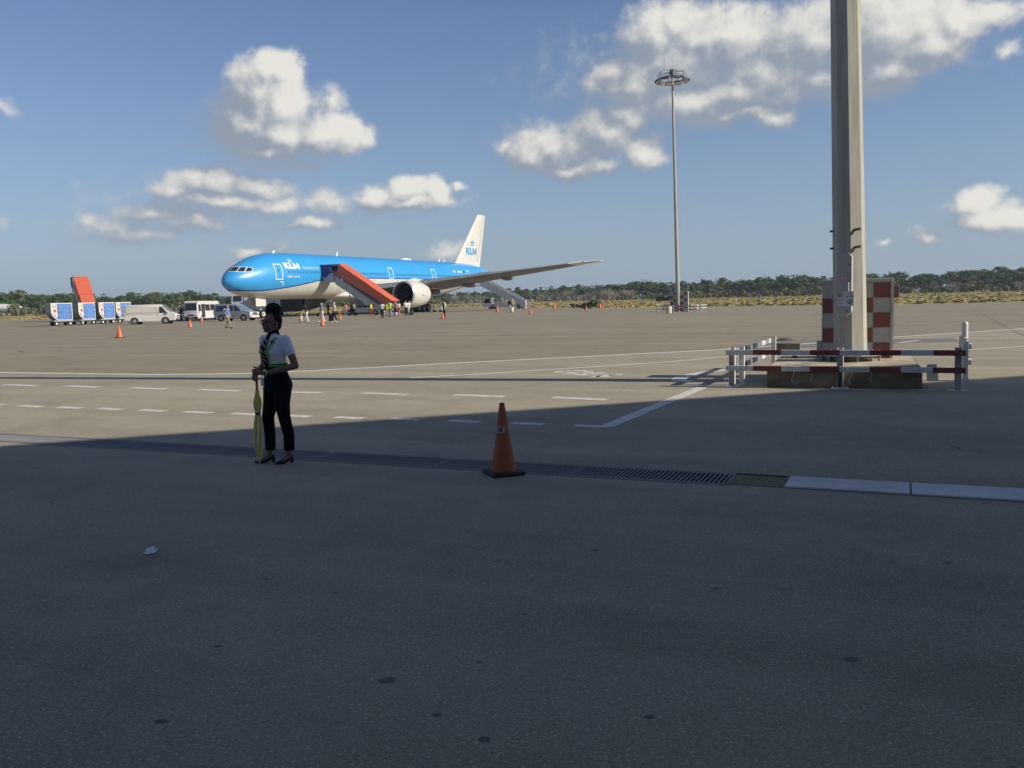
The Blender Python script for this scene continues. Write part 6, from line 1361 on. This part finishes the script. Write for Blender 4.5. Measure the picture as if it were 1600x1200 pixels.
def lin(T, x):
    for (a, b), (c, d) in zip(T, T[1:]):
        if a <= x <= c: return b + (d - b) * (x - a) / (c - a)
    return T[-1][1] if x > T[-1][0] else T[0][1]
def hor_y(u): return 600 - FPX * math.tan(PITCH) - math.tan(ROLL) * (u - 800)
LABT = ['dark broadleaf tree in the forest edge beyond the dry grass', 'mid-green bushy tree in the forest edge beyond the dry grass', 'pale green loose-crowned tree along the forest edge']
random.seed(77)
for row, (step, dd, hf) in enumerate(((14.5, 0, .93), (15.5, 26, 1.06))):
    u = -150
    while u < 1760:
        D = lin(TDD, u) + dd + random.uniform(-9, 9); hpx = hor_y(u) - lin(TOPS, u); Ht = (hpx * D / FPX + CAMH) * hf * random.uniform(.80, 1.08); Ht = max(Ht, 5.0)
        kind = random.choices((0, 1, 2), (.5, .4, .1) if row else ((.25, .45, .30) if u < 330 else (.42, .40, .18)))[0]
        _, tm, cm = random.choice([t for t in TREES if t[0] == kind])
        p = atd(u + random.uniform(-4, 4), 470, D); k = Ht / 10.0
        g = thing('tree', LABT[kind], 'tree', (p.x, p.y, 0), random.uniform(0, 6.28), 'trees along the forest edge' if kind == 0 else 'bushy trees along the forest edge' if kind == 1 else 'pale trees along the forest edge'); w_ = random.uniform(1.2, 1.65); g.scale = (k * w_, k * w_, k)
        link('trunk', tm, g); link('crown', cm, g); u += step * random.uniform(.75, 1.25)
# the closed mass of forest behind the trees one can tell apart
random.seed(5); mb = MB(); u = -260
while u < 1860:
    D = lin(TDD, u) + 48; Ht = ((hor_y(u) - lin(TOPS, u)) * D / FPX + CAMH) * .97; p = atd(u, 470, D)
    for z in range(1, int(Ht), 2): leaf_quads(mb, (p.x + random.uniform(-2, 2), p.y + random.uniform(-6, 6), z), 2.6, 30, .7)
    u += 8
me = bpy.data.meshes.new('forest'); me.from_pydata(mb.v, [], mb.f); me.materials.append(M_LEAF[0]); tag(link('forest', me), 'dense dark forest mass closing the view behind the edge trees', 'forest', kind='stuff')
# shrubs along the foot of the trees
def shrub_mesh(seed, bare):
    random.seed(seed); m_ = MB()
    if bare:
        for k in range(46):
            a = random.uniform(0, 2 * PI); L_ = random.uniform(1.2, 3.2); sp_ = random.uniform(.15, .75); e = Vector((math.cos(a) * L_ * sp_, math.sin(a) * L_ * sp_, L_)); m_.tube([(0, 0, 0), e * .5 + Vector((0, 0, .2)), e], [.05, .035, .012], 3)
            for j in range(3): q = e * random.uniform(.5, .9); d = Vector((random.uniform(-.6, .6), random.uniform(-.6, .6), random.uniform(.2, .8))); m_.tube([q, q + d], [.025, .008], 3)
    else:
        for k in range(7): a = random.uniform(0, 2 * PI); leaf_quads(m_, (random.uniform(.2, 1.3) * math.cos(a), random.uniform(.2, 1.3) * math.sin(a), random.uniform(.5, 2.0)), .8, 46, .26)
    me_ = bpy.data.meshes.new('foliage' if not bare else 'twigs'); me_.from_pydata(m_.v, [], m_.f); return me_
BARE = [shrub_mesh(i, True) for i in range(3)]; GREEN = [shrub_mesh(20 + i, False) for i in range(3)]
for m_ in BARE: m_.materials.append(M_TWIG)
for m_ in GREEN: m_.materials.append(M_LEAF[2])
random.seed(9)
def shrub(u, D, s, bare, lab, grp):
    p = atd(u, 470, D); g = thing('shrub', lab, 'shrub', (p.x, p.y, -.02), random.uniform(0, 6), grp); g.scale = (s * random.uniform(.9, 1.5), s * random.uniform(.9, 1.3), s)
    link('twigs' if bare else 'foliage', random.choice(BARE if bare else GREEN), g); return g
for u in list(range(842, 995, 9)) + [640, 652, 668, 683, 700, 715, 728, 741, 756] + [1085, 1300, 1490, 1590]: shrub(u + random.uniform(-3, 3), lin(TDD, u) - random.uniform(18, 45), random.uniform(1.0, 1.9), True, 'leafless grey shrub standing before the forest edge', 'bare shrubs before the forest')
for u in list(range(-120, 345, 17)) + list(range(500, 700, 13)) + list(range(1010, 1740, 13)): shrub(u + random.uniform(-5, 5), lin(TDD, u) - random.uniform(12, 40), random.uniform(.9, 1.8), False, 'low leafy green shrub at the foot of the forest edge', 'green shrubs before the forest')
p = at(917, 483.0); g = thing('shrub', 'single dark spreading bush alone in the dry grass behind a cone', 'shrub', (p.x, p.y, -.02), 0); g.scale = (1.3, .9, .55); me = GREEN[0].copy(); me.materials.clear(); me.materials.append(M_LEAF[0]); link('foliage', me, g)
# tall dry grass along the edge of the tarmac
random.seed(21); mb = MB()
def inside_apron(x, y):
    P = [dr(190, T1)] + EDGE + [dr(-190, T1)]; c = False; j = len(P) - 1
    for i in range(len(P)):
        if (P[i].y > y) != (P[j].y > y) and x < (P[j].x - P[i].x) * (y - P[i].y) / (P[j].y - P[i].y) + P[i].x: c = not c
        j = i
    return c
for _ in range(7000):
    u = random.uniform(-120, 1720); e0 = lin([(a, b) for a, b in sorted(edge_px)], u); q = at(u, e0); D0 = math.hypot(q.x, q.y); f = random.random() ** 1.7; D = q.y + f * (lin(TDD, u) - 20 - q.y)
    if D < q.y: continue
    p = atd(u, 470, D)
    if inside_apron(p.x, p.y): continue
    h = random.uniform(.05, .16) * (1.0 + .6 * mnoise.noise(Vector((p.x * .05, p.y * .05, 0)))); a = random.uniform(0, PI); w_ = random.uniform(.2, .6); dx, dy = math.cos(a) * w_, math.sin(a) * w_; lx, ly = random.uniform(-.15, .15), random.uniform(-.15, .15)
    mb.add([(p.x - dx, p.y - dy, -.03), (p.x + dx, p.y + dy, -.03), (p.x + dx * .6 + lx, p.y + dy * .6 + ly, h), (p.x + lx, p.y + ly, h * 1.25), (p.x - dx * .7 + lx, p.y - dy * .7 + ly, h * .85)], [(0, 1, 2, 3, 4)])
me = bpy.data.meshes.new('tall_grass'); me.from_pydata(mb.v, [], mb.f); me.materials.append(M_BLADE); tag(link('tall_grass', me), 'dry yellow grass growing along the edge of the tarmac', 'grass', kind='stuff')
# wire fence in front of the distant jet
fn = thing('fence', 'thin wire fence on grey posts before the distant white jet', 'fence', (0, 0, 0)); pts = [atd(u, 480, 236 + u * .05) for u in range(-140, 330, 12)]
for p in pts: b = MB(); b.cyl((p.x, p.y, -.1), (p.x, p.y, 2.3), .05, n=5); b.tube([(p.x, p.y, 2.3), (p.x + .1, p.y - .3, 2.6)], .04, 5); b.build('post', M_GALV, fn)
b = MB()
for z in (.3, .8, 1.3, 1.8, 2.25):
    for p, q in zip(pts, pts[1:]): b.cyl((p.x, p.y, z), (q.x, q.y, z), .012, n=3, cap=False)
tag(b.build('wires', M_GALV, fn), kind='stuff')

# ---------------------------------------------------------------- humid air over the airfield
mb = MB(); mb.box((0, 0, 14), (5800, 5800, 31)); hz_ = mb.build('haze', None if False else MATS.setdefault('haze_air', bpy.data.materials.new('haze_air'))); tag(hz_, 'thin pale haze in the air over the airfield', 'haze', kind='stuff')
m = MATS['haze_air']; m.use_nodes = True; nt = m.node_tree; nt.nodes.clear(); o_ = nd(nt, 'ShaderNodeOutputMaterial'); v_ = nd(nt, 'ShaderNodeVolumePrincipled')
v_.inputs['Color'].default_value = (.80, .88, 1.0, 1); v_.inputs['Density'].default_value = .00020; v_.inputs['Anisotropy'].default_value = .2
nt.links.new(v_.outputs[0], o_.inputs['Volume'])
